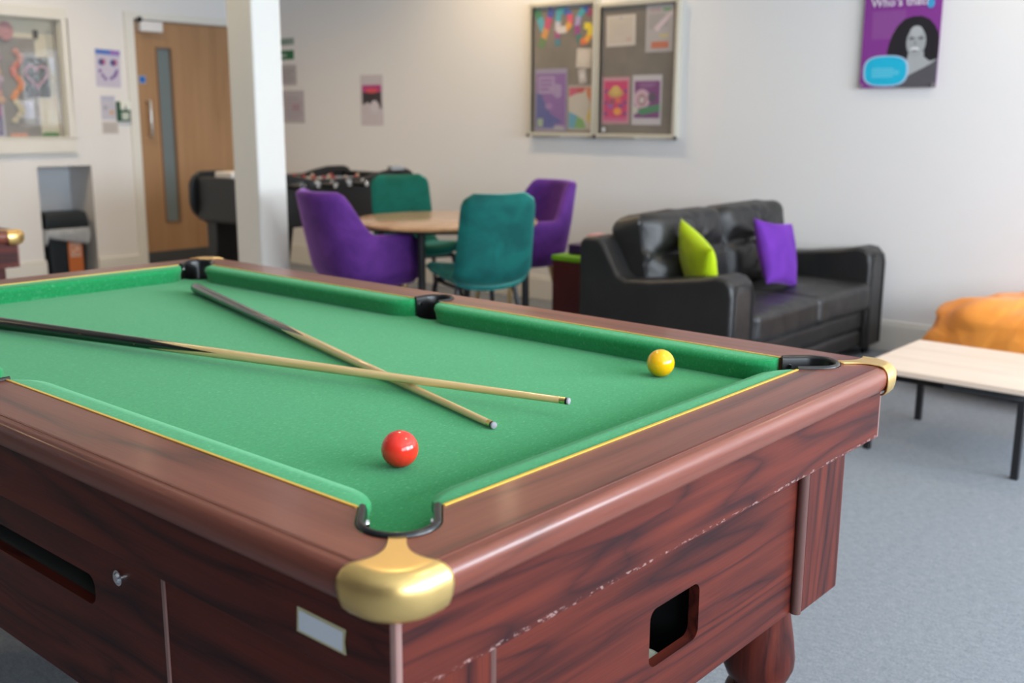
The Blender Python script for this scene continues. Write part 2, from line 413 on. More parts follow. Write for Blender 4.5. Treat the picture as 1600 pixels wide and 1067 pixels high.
MB().sphere((3.866, YN-.035, 1.985), .022, 12).build('closer_pivot', plain('black_pivot', (.01, .01, .012), .4), door)
sg = MB(); sg.box(3.863, 3.923, yd-.0015, yd, 1.497, 1.557, flat('8FA9C9')); sg.add([(3.893+.026*math.cos(2*PI*k/20), yd-.0025, 1.527+.026*math.sin(2*PI*k/20)) for k in range(20)], [tuple(range(20))], flat('1460B4'))
sg.build('door_sign', None, door, smooth=False)

# ------------------------------------------------------------------ flat printed things
class Art:
    """paper sheet of real thickness with printed shapes; u to the right, v up as seen in the room"""
    def __init__(s, plane, pos, u0, u1, v0, v1, base, thick=.0012, rot=0):
        s.mb = MB(); s.plane = plane; s.pos = pos; s.u0, s.u1, s.v0, s.v1 = u0, u1, v0, v1; s.k = 1; s.th = thick; s.rot = math.radians(rot)
        s.w, s.h = abs(u1-u0), v1-v0
        s.poly([(0, 0), (1, 0), (1, 1), (0, 1)], base, -thick, .0)
    def P(s, u, v, d):
        cu, cv = (u-.5)*s.w, (v-.5)*s.h
        cu, cv = cu*math.cos(s.rot)-cv*math.sin(s.rot), cu*math.sin(s.rot)+cv*math.cos(s.rot)
        if s.plane == 'E': return (s.pos - s.th - d, (s.u0+s.u1)/2 - cu, (s.v0+s.v1)/2+cv)
        if s.plane == 'N': return ((s.u0+s.u1)/2 + cu, s.pos - s.th - d, (s.v0+s.v1)/2+cv)
    def poly(s, pts, col, d0=None, d1=None):
        if d1 is None: s.k += 1; d1 = .00025*s.k; d0 = 0
        n = len(pts); m = flat(col) if isinstance(col, str) else col
        s.mb.loft([[s.P(u, v, d0) for u, v in pts], [s.P(u, v, d1) for u, v in pts]], m); return s
    def rect(s, u0, v0, u1, v1, col): return s.poly([(u0, v0), (u1, v0), (u1, v1), (u0, v1)], col)
    def ell(s, cu, cv, ru, rv, col, n=20, a0=0, a1=360): return s.poly([(cu+ru*math.cos(math.radians(a0+(a1-a0)*k/n)), cv+rv*math.sin(math.radians(a0+(a1-a0)*k/n))) for k in range(n + (a1-a0 != 360))], col)
    def lines(s, u0, u1, v0, v1, n, col, frac=.5):
        for i in range(n):
            v = v0+(v1-v0)*i/n; s.rect(u0, v, u0+(u1-u0)*(1 if i % 3 else .8), v+(v1-v0)/n*frac, col); s.k -= 1
        s.k += 1; return s
    def text(s, t, u, v, size, col, bold=.0):
        s.k += 1; vs, fs = text_mesh(t, size, .0001, bold)
        s.mb.add([s.P(u + p[0]/s.w, v + p[1]/s.h, .00025*s.k + .0001 + p[2]) for p in vs], fs, flat(col)); return s
    def done(s, name, label, cat, group=None): return tag(s.mb.build(name, None, smooth=False), label, cat, group)

# ---- framed notice board on the long wall
BX = XE
nb = thing('notice_board', 'wall-mounted grey felt notice board with two hinged aluminium-framed glazed doors', 'notice board', (XE, 3.37, 1.12))
OFF = (XE, 3.37, 1.12)
MB().box(XE-.022, XE-.002, 2.755, 3.90, 1.135, 1.943).build('backing_board', felt_board, nb, off=OFF, smooth=False)
def door_frame(y0, y1, z0, z1, name):
    f = MB(); w = .024; x0, x1 = XE-.046, XE-.001
    f.box(x0, x1, y0, y0+w, z0, z1); f.box(x0, x1, y1-w, y1, z0, z1); f.box(x0, x1, y0+w, y1-w, z0, z0+w); f.box(x0, x1, y0+w, y1-w, z1-w, z1)
    fo = f.build(name, frame_m, nb, off=OFF, bevel=.003)
    MB().box(XE-.040, XE-.037, y0+w, y1-w, z0+w, z1-w).build('pane', glass, fo, off=OFF, smooth=False)
    for yy in (y0, y1): MB().sphere((XE-.045, yy, z0+.004), .012, 10).build('corner_cap', black_metal, fo, off=OFF)
    return fo
door_frame(3.357, 3.913, 1.124, 1.980, 'door_panel'); fp = door_frame(2.742, 3.350, 1.122, 1.949, 'door_panel')
MB().cyl((XE-.052, 3.275, 1.172), (XE-.039, 3.275, 1.172), .014).build('lock', chrome, nb, off=OFF)
bx = XE-.0225
def strip_letter(name, label, y0, y1, z0, z1, strokes, cols, wid):
    """cut-out paper letter made of thick strokes, coloured along the stroke"""
    mb = MB(); w, h = abs(y1-y0), z1-z0; k = 0
    for st in strokes:
        pts = [Vector((p[0]*w, p[1]*h)) for p in st]
        for i in range(len(pts)-1):
            d = (pts[i+1]-pts[i]); n = Vector((-d.y, d.x)).normalized()*wid/2; e = d.normalized()*wid*.12
            q = [pts[i]-n-e, pts[i+1]-n+e, pts[i+1]+n+e, pts[i]+n-e]
            mb.loft([[(bx-.0005, y0-a.x, z0+a.y) for a in q], [(bx-.0022-.0001*k, y0-a.x, z0+a.y) for a in q]], flat(cols[k % len(cols)])); k += 1
    return tag(mb.build(name, None, smooth=False), label, 'letter', 'cut-out letters on the notice board')
CC = ['2F7D52', '4FA3B5', 'C9C4CE', 'B3456F', 'C9873D', '3D5FA8', 'D9506B', 'E3B92E']
strip_letter('paper_letter', 'multicoloured cut-out letter Y at the top left of the notice board', 3.868, 3.725, 1.705, 1.942, [[(.05, .98), (.22, .75), (.45, .45)], [(.95, .98), (.8, .75), (.62, .45), (.45, .2), (.3, 0)]], ['2F7D52', '4FA3B5', '3D4FA0', 'C4486C', 'CF9040', '5E7F45'], .052)
strip_letter('paper_letter', 'multicoloured cut-out letter P between the letters Y and G', 3.700, 3.562, 1.712, 1.935, [[(.12, 0), (.12, .2), (.12, .42), (.14, .68), (.18, .95)], [(.18, .95), (.55, .97), (.85, .82), (.86, .58), (.6, .42), (.14, .42)]], ['3F7F8C', 'A0407A', 'C9C4CE', '4FA3B5', '3DA0A8', '3D5FA8', 'D9506B', 'E3A23E', 'D4CFCF'], .045)
strip_letter('paper_letter', 'multicoloured cut-out letter G at the right end of the word', 3.530, 3.412, 1.712, 1.932, [[(.95, .80), (.75, .97), (.45, .95), (.15, .75), (.05, .5), (.12, .25), (.35, .05)], [(.35, .05), (.7, .08), (.95, .25), (.95, .48), (.6, .50)]], ['9E3860', '2F58A8', '3DA0B0', 'A79CC4', '9A3E86', '3B7A6C', 'E0703C', 'EFA62B', 'E8D20C', 'E8D20C'], .042)
a = Art('E', bx, 3.525, 3.405, 1.562, 1.682, 'CFC3B6', rot=-3); a.ell(.5, .55, .40, .36, 'D8CCC0'); a.done('speech_bubble_card', 'white rounded card pinned under the letter G', 'card')
a = Art('E', bx, 3.505, 3.445, 1.465, 1.555, 'BFB6B0', rot=8); a.rect(.2, .3, .8, .7, 'D6D0CC'); a.done('small_tag', 'small pale crumpled tag hanging below the white rounded card', 'tag')
a = Art('E', bx, 3.870, 3.60, 1.157, 1.562, '9A8FA8'); a.rect(.04, .05, .96, .92, '85569C'); a.poly([(.04, .05), (.7, .05), (.62, .12), (.9, .14), (.5, .28), (.32, .45), (.2, .6), (.04, .62)], '4A4F93')
a.poly([(.10, .88), (.62, .88), (.62, .76), (.84, .74), (.84, .56), (.70, .52), (.62, .56), (.55, .60), (.10, .60)], 'A48BB2'); a.rect(.16, .80, .54, .83, '85569C'); a.rect(.16, .73, .54, .76, '85569C'); a.rect(.16, .66, .44, .69, '85569C'); a.ell(.45, .40, .12, .05, 'A077AE'); a.rect(.09, .07, .26, .20, '9FB091'); a.rect(.62, .02, .92, .09, 'A9A3A8')
a.done('purple_poster', 'purple and blue poster with speech bubbles at the lower left of the notice board', 'poster')
a = Art('E', bx, 3.588, 3.384, 1.163, 1.452, 'B0A398'); a.rect(.03, .05, .97, .95, 'C5BAAA'); a.poly([(.04, .95), (.35, .95), (.35, .82), (.04, .74)], 'C64C68'); a.poly([(.35, .95), (.70, .95), (.62, .84), (.35, .82)], 'B94340'); a.poly([(.70, .95), (.97, .95), (.97, .55), (.74, .80)], 'D5804C'); a.poly([(.97, .55), (.97, .10), (.74, .28), (.88, .50)], 'D6BD55'); a.poly([(.04, .42), (.38, .33), (.28, .05), (.04, .05)], '5F9FB5'); a.poly([(.38, .33), (.62, .24), (.75, .05), (.28, .05)], '78A55A')
a.done('rainbow_poster', 'poster with a rainbow-coloured border beside the purple and blue poster', 'poster')
a = Art('E', bx, 3.29, 3.068, 1.685, 1.872, 'CDC3B8', rot=1); a.rect(.1, .12, .9, .9, 'C7BCAE'); a.lines(.2, .75, .35, .75, 6, 'BDB1A4', .3); a.rect(.7, .15, .84, .27, 'C9A59A'); a.ell(.5, .9, .04, .04, 'A79CA8'); a.done('cream_notice', 'square cream notice alone near the top left of the right-hand door', 'notice')
a = Art('E', bx, 2.992, 2.795, 1.640, 1.918, 'B7B0AE'); a.text('NOTES', .16, .86, .022, 'B5627C'); a.rect(.62, .86, .9, .92, '6E9C6A'); a.lines(.1, .8, .5, .82, 7, '9C938F', .45); a.poly([(.3, .52), (.9, .86), (1.0, .80), (.42, .42)], 'D9C5C9'); a.rect(.5, .30, .86, .38, 'C7B98A'); a.rect(.22, .08, .84, .22, 'CB7450'); a.done('white_flyer', 'white flyer with an orange box at the top right of the notice board', 'flyer')
a = Art('E', bx, 3.312, 3.10, 1.207, 1.497, 'C78F98'); a.rect(.07, .06, .93, .92, 'D0306A'); a.rect(.07, .06, .93, .14, 'CC5C86')
for u, v in ((.15, .70), (.85, .70), (.15, .46), (.85, .46), (.15, .22), (.85, .22)): a.rect(u-.05, v-.035, u+.05, v+.035, '6A3A80')
a.ell(.5, .66, .28, .10, 'C89A50'); a.ell(.5, .72, .16, .10, 'D6B65C'); a.ell(.38, .48, .09, .06, '9A4B55'); a.ell(.6, .50, .10, .06, 'DE6A4A'); a.ell(.32, .38, .10, .05, '9A56A4'); a.ell(.7, .39, .08, .04, '7D3F8F'); a.ell(.58, .27, .14, .08, 'E89A3A')
a.done('pink_poster', 'bright pink poster with a straw hat beside the purple flyer', 'poster')
a = Art('E', bx, 3.080, 2.862, 1.203, 1.506, 'C9C2C4'); a.rect(.08, .14, .94, .88, '7E3A78'); a.lines(.25, .80, .76, .85, 3, 'A376A4', .4); a.ell(.34, .52, .28, .20, 'CDA9B7'); a.ell(.34, .50, .14, .11, '9A6A58'); a.ell(.34, .50, .09, .07, 'CDBFC4'); a.ell(.68, .55, .14, .10, '5E4A5C'); a.poly([(.2, .24), (.3, .34), (.95, .42), (.95, .28), (.35, .20)], '4B8A5E'); a.ell(.12, .30, .10, .08, 'C9C6B8')
a.done('purple_flyer', 'purple flyer with a pink ring and green leaves right of the pink poster', 'flyer')

# ---- large purple portrait panel
pp = thing('portrait_panel', 'large purple acrylic wall panel with a black-and-white photo of a person', 'wall panel', (XE, 1.41, 1.41))
A = Art('E', XE-.016, 1.612, 1.208, 1.407, 2.00, '7E3188', .006)
A.rect(0.0, 0.0, 1, 1, '85358F'); A.rect(.12, .42, .55, .66, '8C4A94')
A.poly([(.04+.02*(i % 2), .0) for i in range(0)] or [(.34, .30), (.36, .38), (.40, .46), (.46, .53), (.54, .58), (.64, .60), (.76, .60), (.86, .57), (.93, .52), (.98, .46), (1, .40), (1, .20), (.5, .16), (.38, .22)], '1E1A20')
A.poly([(.62, .29), (.60, .20), (.45, .13), (.45, .0), (1, .0), (1, .24), (.90, .22), (.82, .26), (.82, .30)], 'A9ACAE')
A.poly([(.45, .0), (.55, .07), (.72, .13), (.84, .17), (.92, .20), (1, .24), (1, 0)], '56535A')
A.ell(.71, .385, .125, .125, 'A3A6A8', 28); A.ell(.705, .475, .08, .045, 'B4B6B8'); A.ell(.65, .415, .035, .012, '63646A'); A.ell(.77, .415, .035, .012, '63646A'); A.ell(.70, .375, .018, .022, '8E9194'); A.ell(.70, .325, .055, .016, 'DADCDD')
A.ell(.70, .31, .04, .008, '7A7078')
A.poly([(.06+.28+.30*math.copysign(abs(math.cos(t))**.7, math.cos(t)), .145+.135*math.copysign(abs(math.sin(t))**.7, math.sin(t))) for t in [2*PI*k/28 for k in range(28)]], 'A9C6E0')
A.poly([(.06+.28+.275*math.copysign(abs(math.cos(t))**.7, math.cos(t)), .145+.123*math.copysign(abs(math.sin(t))**.7, math.sin(t))) for t in [2*PI*k/28 for k in range(28)]], '16B6DA')
A.lines(.16, .52, .09, .18, 4, '62C6E0', .62)
A.ell(.86, .70, .045, .038, '3FA0D0'); A.ell(.86, .73, .02, .03, '3FA0D0'); A.text("Who’s that?", .09, .695, .062, 'E0D2E2', .001)
A.text("What does it", .09, .80, .058, 'E0D2E2', .001) if False else None
pm = A.mb.build('printed_panel', None, pp, smooth=False, off=(XE, 1.41, 1.41))
for (yy, zz) in ((1.60, 1.42), (1.222, 1.42), (1.60, 1.985), (1.222, 1.985)):
    MB().cyl((XE, yy, zz), (XE-.030, yy, zz), .008, n=14).build('standoff', steel, pp, off=(XE, 1.41, 1.41))

# ---- single sheets on the walls
a = Art('E', XE-.0005, 5.668, 5.408, 1.178, 1.562, 'CBC2C8'); a.rect(.08, .42, .92, .78, '3A3338'); a.rect(.08, .66, .92, .80, 'B43A80'); a.ell(.5, .69, .3, .05, 'DB5560'); a.ell(.3, .36, .14, .10, 'CBC2C8'); a.ell(.62, .38, .18, .12, 'D2CAD2'); a.rect(.84, .34, .93, .45, '3A3338'); a.done('wall_notice', 'white notice with a pink and black picture alone on the long wall', 'notice')
a = Art('E', XE-.0005, 6.80, 6.482, 1.705, 1.785, 'D8DCD8'); a.rect(.02, .04, .98, .96, '1F6B48'); a.text('Fire exit', .14, .3, .05, 'E8F0EA'); a.done('exit_sign', 'green fire exit sign on the long wall just beside the pillar', 'sign')
a = Art('E', XE-.0005, 6.80, 6.482, 1.825, 1.880, '8FA096'); a.lines(.1, .9, .2, .8, 2, '6E8378', .5); a.done('direction_sign', 'small grey-green strip sign above the green fire exit sign', 'sign')
a = Art('E', XE-.0005, 6.72, 6.465, 1.50, 1.665, 'B5AFB2'); a.lines(.1, .9, .15, .85, 6, '9A959B', .4); a.done('wall_notice', 'pale grey notice directly below the green fire exit sign', 'notice')
a = Art('E', XE-.0005, 6.66, 6.375, 1.19, 1.455, 'B9B2B8'); a.lines(.15, .9, .15, .85, 7, 'A39AA6', .4); a.rect(.45, .4, .8, .6, 'AE929E'); a.done('wall_notice', 'faded lilac notice, lowest of the papers beside the pillar', 'notice')
yw = YN-.0005
a = Art('N', yw, 3.487, 3.692, 1.46, 1.742, 'C6C0D4', rot=-2)
a.rect(.0, .86, 1, 1.0, '6F86C8'); a.rect(.06, .90, .60, .97, '3C6CC0'); a.rect(.60, .90, .98, .97, 'A862B8')
for u in (.25, .72):
    a.ell(u, .66, .13, .09, '3E5CA0'); a.ell(u+.08, .67, .07, .08, 'A85080'); a.rect(u-.06, .60, u+.02, .74, '35406E')
for u, v in ((.18, .42), (.28, .30), (.38, .22), (.62, .24), (.74, .30), (.84, .44), (.80, .36)): a.ell(u, v, .06, .05, '6B5A9C'); a.ell(u+.02, v-.02, .03, .03, 'A87AB0')
a.done('wall_poster', 'lilac poster with a blue heading, above the other paper left of the door', 'poster')
a = Art('N', yw, 3.508, 3.628, 1.212, 1.395, 'C0BECC'); a.ell(.3, .5, .14, .1, 'A8A4B4'); a.ell(.72, .3, .18, .1, 'CDA88E'); a.rect(.1, .85, .9, .93, 'AEB2CC'); a.done('wall_poster', 'pale blue leaflet under the lilac poster left of the door', 'leaflet')
a = Art('N', yw, 3.508, 3.64, 1.105, 1.197, 'C2BBB8'); a.lines(.1, .9, .2, .85, 4, 'ADA4A2', .4); a.done('wall_notice', 'small beige paper strip below the pale blue leaflet', 'notice')
dr = thing('door_release_box', 'green and white emergency door release box on the wall left of the door', 'door release', (3.683, YN, 1.20))
o0 = (3.683, YN, 1.20)
MB().box(3.632, 3.735, YN-.03, YN, 1.20, 1.352).build('housing', plain('release_green', (.012, .085, .045), .4), dr, off=o0, bevel=.006)
MB().box(3.655, 3.742, YN-.036, YN-.028, 1.288, 1.358).build('cover', plain('release_white', (.78, .80, .74), .4), dr, off=o0, bevel=.004)
MB().box(3.66, 3.722, YN-.036, YN-.028, 1.212, 1.268).build('glass_window', plain('release_window', (.52, .58, .52), .3), dr, off=o0, bevel=.004)
MB().box(3.688, 3.697, YN-.041, YN-.034, 1.29, 1.32).build('key_slot', black_metal, dr, off=o0)

# ---- glazed notice case in the far wall
gn = thing('notice_case', 'recessed glazed notice case with cream frame above the waste bin alcove', 'notice case', ((GX0+GX1)/2, YN, GZ0))
o0 = ((GX0+GX1)/2, YN, GZ0)
cb = MB(); cb.box(GX0+.001, GX1-.001, YN+.108, YN+.1195, GZ0+.001, GZ1-.001, paint('cream_backing', (.66, .62, .50)))
cb.box(GX0+.05, 3.075, YN+.1, YN+.109, GZ0+.01, 1.80, felt_board2); cb.build('backing', None, gn, off=o0, smooth=False)
f = MB(); x0, x1 = GX0+.001, GX1-.001
f.box(x0, x1, YN+.001, YN+.03, GZ0+.001, GZ0+.012); f.box(x0, x1, YN+.001, YN+.03, GZ1-.012, GZ1-.001); f.box(x1-.014, x1, YN+.001, YN+.03, GZ0+.012, GZ1-.012); f.box(x0, x0+.014, YN+.001, YN+.03, GZ0+.012, GZ1-.012)
f.build('frame', frame_m, gn, off=o0)
MB().box(x0+.014, x1-.014, YN+.012, YN+.016, GZ0+.012, GZ1-.012).build('pane', glass, gn, off=o0, smooth=False)
yb = YN+.0995
a = Art('N', yb, 2.975, 3.165, 1.375, 1.665, '3E3F42'); a.rect(.05, .05, .95, .95, '47494C'); a.done('dark_card', 'dark card behind the pink heart in the glazed notice case', 'card')
hb = MB(); pts = []
for k in range(41):
    t_ = 2*PI*k/40; hx = 16*math.sin(t_)**3; hz = 13*math.cos(t_)-5*math.cos(2*t_)-2*math.cos(3*t_)-math.cos(4*t_)
    pts.append((3.065+hx*.0052, yb-.016, 1.535+hz*.0056))
hb.tube(pts, .007, 8); tag(hb.build('heart_garland', flat('B5788C')), 'pink heart outline hanging on the dark card in the notice case', 'decoration')
a = Art('N', yb, 2.925, 3.03, 1.222, 1.35, 'C3C6D2'); a.lines(.12, .88, .2, .8, 4, 'A6ABC0', .5); a.done('small_notice', 'small white paper pinned below the heart in the notice case', 'notice')
a = Art('N', yb, 2.62, 2.805, 1.085, 1.385, 'B9B8C4'); a.rect(0, .04, .92, .92, '6D668C'); a.rect(0, .5, .92, .92, 'A06B98'); a.ell(.5, .70, .35, .1, 'B06A82'); a.lines(.5, .85, .12, .42, 6, '9A97A8', .5); a.done('case_poster', 'purple poster at the bottom left corner of the notice case', 'poster')
rm = MB()
for k in range(12):
    t_ = 2*PI*k/12; rm.sphere((2.862+.035*math.cos(t_), yb-.02, 1.84+.05*math.sin(t_)), .022, 8, sq=(1, .35, 1))
rm.sphere((2.862, yb-.02, 1.84), .04, 10, sq=(1, .3, 1)); tag(rm.build('paper_rosette', flat('C08E90')), 'round pink paper rosette at the top of the notice case', 'decoration')
gm = MB(); cs = ['C38C80', 'CC7F76', 'D98E6A', 'D88F5E', 'C9C2A8', 'BFB7A0']
for k in range(16):
    z = 1.70-.033*k; x = 2.925+.03*math.sin(k*1.1)-.0012*k*k*.1
    gm.sphere((x, yb-.014, z), .028, 8, flat(cs[min(5, k*6//16)]), sq=(1, .3, .9))
tag(gm.build('paper_garland', None), 'long coral and orange paper garland hanging under the rosette', 'decoration')
gm = MB()
for k in range(8): gm.sphere((2.775+.012*math.sin(k*2), yb-.014, 1.70-.05*k), .036, 8, flat(['B7A4B4', 'A88CA0', 'C0938A', 'C8A48C'][k % 4]), sq=(1, .3, .9))
tag(gm.build('paper_garland', None), 'mauve paper garland at the left edge of the visible notice case', 'decoration')
gm = MB()
for k in range(7): gm.sphere((3.09+.016*k, yb-.014, 1.10+.006*(k % 2)), .02, 8, flat('4E8A48'), sq=(1, .4, .7))
tag(gm.build('grass_cutout', None), 'green paper grass in the bottom right corner of the notice case', 'decoration')
a = Art('N', yb, 2.84, 2.965, 1.088, 1.112, 'D29580'); a.done('coral_strip', 'coral paper strip along the bottom of the notice case', 'strip')
a = Art('N', yb-.0005, 3.169, 3.215, 1.40, 1.86, 'BDBCAF'); a.poly([(.2, .55), (.8, .62), (.95, .40), (.55, .30)], 'C8D3E4'); a.done('light_banner', 'tall pale paper banner at the right side of the notice case', 'banner')
bc = MB().box(3.07, 3.10, yb-.02, yb, 1.80, 1.86).build('bulldog_clip', black_metal, bevel=.004); tag(bc, 'small dark bulldog clip at the top of the notice case', 'clip')

# ------------------------------------------------------------------ waste bin in the recess
WB = (3.16, YN+.13, 0)
wbn = thing('waste_bin', 'black swing-top waste bin with pale liner and orange sticker in alcove', 'bin', WB)
def taper(x0, x1, y0, y1, z0, z1, s, m=None, r=.03):
    b = MB(); cx, cy = (x0+x1)/2, (y0+y1)/2
    rings = []
    for i in range(5):
        f_ = i/4; k = s+(1-s)*f_; rings.append([(cx+(p[0]-cx)*k, cy+(p[1]-cy)*k, z0+(z1-z0)*f_) for p in rrect(x0, x1, y0, y1, r)])
    b.loft(rings, m); return b
taper(-.165, .165, -.14, .14, 0, .385, .86).build('bin_body', bin_m, wbn)
lb = MB(); rings = []
for i, (k, z) in enumerate(((1.04, .300), (1.08, .315), (1.09, .355), (1.05, .392), (1.0, .395))):
    rings.append([(p[0]*k*(1+.012*math.sin(j*1.7+i)), p[1]*k*(1+.012*math.cos(j*2.3)), z+(-.035*math.cos(j*.45)-.010*math.sin(j*1.3) if i < 2 else 0)) for j, p in enumerate(rrect(-.17, .17, -.145, .145, .035, 8))])
lb.loft(rings, caps=False); lb.build('bin_liner', plastic_bag, wbn, solid=.0015)
ld = MB(); prof = [(-.145, .385), (-.150, .45), (-.135, .515), (-.02, .525), (.10, .495), (.150, .42), (.15, .385)]
ld.loft([[(x, y, z) for (y, z) in prof] for x in (-.172, .172)])
lv = [((p[0] if p[2] < .45 else p[0]*(1-.12*(p[2]-.45)/.1*(1 if p[0] > 0 else .35))), p[1], p[2]) for p in ld.v]; ld.v = lv
ld.build('swing_lid', bin_m, wbn, bevel=.012)
st = MB(); st.box(-.01, .105, -.1365, -.1325, .05, .31, flat('C26A34')); st.box(.005, .09, -.139, -.1355, .17, .28, flat('C9A394')); st.cyl((.048, -.1395, .225), (.048, -.1385, .225), .032, m=flat('C26A34')); st.cyl((.048, -.141, .225), (.048, -.1392, .225), .025, m=flat('DDBFB2'))
st.box(.01, .08, -.1425, -.139, .218, .230, flat('C26A34'), Matrix.Translation((.048, 0, .225)) @ Matrix.Rotation(.8, 4, 'Y') @ Matrix.Translation((-.048, 0, -.225)))
st.build('sticker', None, wbn, smooth=False)

# ------------------------------------------------------------------ pool table
W_, L_ = 1.0, 1.9273
YM, MR_, ZB, ZT = .970, .040, .778, .820
TO = (.5, L_/2, 0)
def build_pool_table():
    root = thing('pool_table', 'mahogany pool table with green baize, brass corners and two crossed cues on it', 'pool table', TO)
    B = lambda mb, name, m, parent=root, **kw: mb.build(name, m, parent, off=TO, **kw)
    C0, C1, C2, C3 = (0, 0), (W_, 0), (W_, L_), (0, L_)
    RO = .0467; q = RO*math.sqrt(.5)
    # --- playing cloth
    def hole(cx, cy, a0, a1, r=.050): return arc(cx, cy, r, a0, a1, 10)
    bed = hole(0, 0, 90, 0) + hole(W_, 0, 180, 90) + hole(W_+.030, YM, 222, 138, .045) + hole(W_, L_, 270, 180) + hole(0, L_, 0, -90) + hole(-.030, YM, 42, -42, .045)
    vs_, fs_ = curve_mesh([bed], .008)
    B(MB().add([(v[0], v[1], v[2]+ZB-.008) for v in vs_], fs_), 'playing_cloth', baize, smooth=False)
    # --- top rails: flat top with pocket notches + bullnose swept edge
    E, RC = .10, .035
    cp = -E+RC*(1-math.sqrt(.5))
    def outer(i0, i1):  # corner arcs on the flat edge
        pass
    corners = [(-1, -1, 0, 0), (1, -1, W_, 0), (1, 1, W_, L_), (-1, 1, 0, L_)]
    def corner_arc(k, off, half):
        sx, sy, ox, oy = corners[k]; cx, cy = ox+sx*(E-RC), oy+sy*(E-RC); r = RC+off
        a_mid = math.degrees(math.atan2(sy, sx)); lo, hi = (a_mid-45, a_mid) if half == 'in' else (a_mid, a_mid+45)
        return arc(cx, cy, r, lo, hi, 5)
    prof = [(-.004, .8200), (-.002, .8200), (0, .8190), (.006, .8186), (.0115, .8172), (.0155, .8132), (.0178, .8075), (.018, .800), (.0165, .791), (.0125, .783), (.006, .777), (-.004, .7745), (-.008, .7745)]
    def pocket_half(k, which):
        """notch outline around a corner liner, from the mitre to the mouth"""
        sx, sy, ox, oy = corners[k]
        R = RO+.0006; qq = R*math.sqrt(.5)
        pts = []
        a_mid = math.atan2(sy, sx)
        for i in range(9):
            a_ = a_mid + (PI/2)*i/8*(1 if which == 'ccw' else -1)
            pts.append((ox+R*math.cos(a_), oy+R*math.sin(a_)))
        mouth = (ox, oy-sy*2*qq) if abs(pts[-1][0]-(ox+sx*qq)) < 1e-4 and False else None
        # straight side along the diagonal to the inlay line
        ex, ey = pts[-1]; t_ = min(abs(ex-ox), abs(ey-oy))
        # the last point is off the diagonal by qq on one axis; walk inwards until it meets an inlay line
        if which == 'ccw': dirx, diry = -sx, -sy
        else: dirx, diry = -sx, -sy
        # distance to reach the inlay line on the outside axis
        if (ex-ox)*sx > 0: step = (ex-ox)*sx
        else: step = (ey-oy)*sy
        pts.append((ex+dirx*step, ey+diry*step))
        return pts
    def rail(kA, kB, horizontal, m, mid=None):
        # going counter-clockwise from corner kA to kB
        outer_pts = corner_arc(kA, -.0005, 'out') + corner_arc(kB, -.0005, 'in')
        inner = pocket_half(kB, 'cw')      # mitre of kB -> mouth (side facing this rail)
        innerA = pocket_half(kA, 'ccw')
        poly = outer_pts + inner
        if mid is not None:
            sx = mid; X = W_ if sx > 0 else 0
            cx = X+sx*.030; R = MR_+.0026
            if sx > 0: mp = [(X, YM-R)] ; arcp = arc(cx, YM, R, -90, 90, 14); tail = [(X, YM+R)]; mp = tail[::-1] + arcp[::-1] + [(X, YM-R)]
            else: arcp = arc(cx, YM, R, -90, -270, 14); mp = [(X, YM-R)] + arcp + [(X, YM+R)]
            poly = poly + mp
        poly = poly + innerA[::-1]
        vs, fs = curve_mesh([poly], .014)
        mb = MB().add([(v[0], v[1], v[2]+.806) for v in vs], fs)
        rings = []
        pathA = lambda off: corner_arc(kA, off, 'out') + corner_arc(kB, off, 'in')
        P = [pathA(o) for o, z in prof]
        n = len(P[0])
        for j in range(n): rings.append([(P[i][j][0], P[i][j][1], prof[i][1]) for i in range(len(prof))])
        mb.loft(rings, closed=True, caps=True)
        return B(mb, 'top_rail', m, angle=50)
    rail(0, 1, True, rail_x); rail(1, 2, False, rail_y, 1); rail(2, 3, True, rail_x); rail(3, 0, False, rail_y, -1)
    # --- gold inlay strips and cushions
    m0 = 2*q
    segs = [((m0, 0), (W_-m0, 0), (0, 1)), ((W_, m0), (W_, YM-MR_), (-1, 0)), ((W_, YM+MR_), (W_, L_-m0), (-1, 0)), ((W_-m0, L_), (m0, L_), (0, -1)), ((0, L_-m0), (0, YM+MR_), (1, 0)), ((0, YM-MR_), (0, m0), (1, 0))]
    for a_, b_, nrm in segs:
        a_ = Vector(a_); b_ = Vector(b_); nrm = Vector(nrm); d = (b_-a_); Ls = d.length; d.normalize()
        ln = MB(); p = [a_+nrm*.0002, b_+nrm*.0002, b_-nrm*.0042, a_-nrm*.0042]
        ln.prism([(v.x, v.y) for v in p], .8195, .8212); B(ln, 'gold_inlay', inlay, smooth=False)
        N = 60; rings = []
        for i in range(N+1):
            s_ = Ls*(.5-.5*math.cos(PI*i/N))
            e = min(s_, Ls-s_)
            rr = .062
            dd = .0455 if e >= rr else .007+.0385*math.sqrt(max(0, 1-((rr-e)/rr)**2))
            pr = [(.0004, .8198), (dd*.55, .8192), (dd*.9, .8168), (dd, .8115), (dd, .806), (max(.0005, dd-.004), .800), (max(.0004, dd-.009), .7782), (.0003, .7782)]
            c_ = a_+d*s_
            rings.append([(c_.x+nrm.x*o, c_.y+nrm.y*o, z) for o, z in pr])
        B(MB().loft(rings), 'cushion', baize, angle=50)
    # --- pocket liners
    def liner(cx, cy, ang, r_in, r_out, straight, name='pocket_liner'):
        """U shape opening towards ang"""
        ca, sa = math.cos(math.radians(ang)), math.sin(math.radians(ang))
        def U(r, st, ext=0):
            pts = [(st, -r)] + [(r*math.cos(math.radians(t)), r*math.sin(math.radians(t))) for t in [-90-180*i/18 for i in range(19)]] + [(st, r)]
            return pts
        o_ = U(r_out, straight); i_ = U(r_in, straight)
        poly = o_ + i_[::-1]
        tr = lambda p: (cx+p[0]*ca-p[1]*sa, cy+p[0]*sa+p[1]*ca)
        top = MB(); n = len(o_); rings = []
        # flange profile: outer, top, inner, long inner wall
        mid = (r_in+r_out)/2
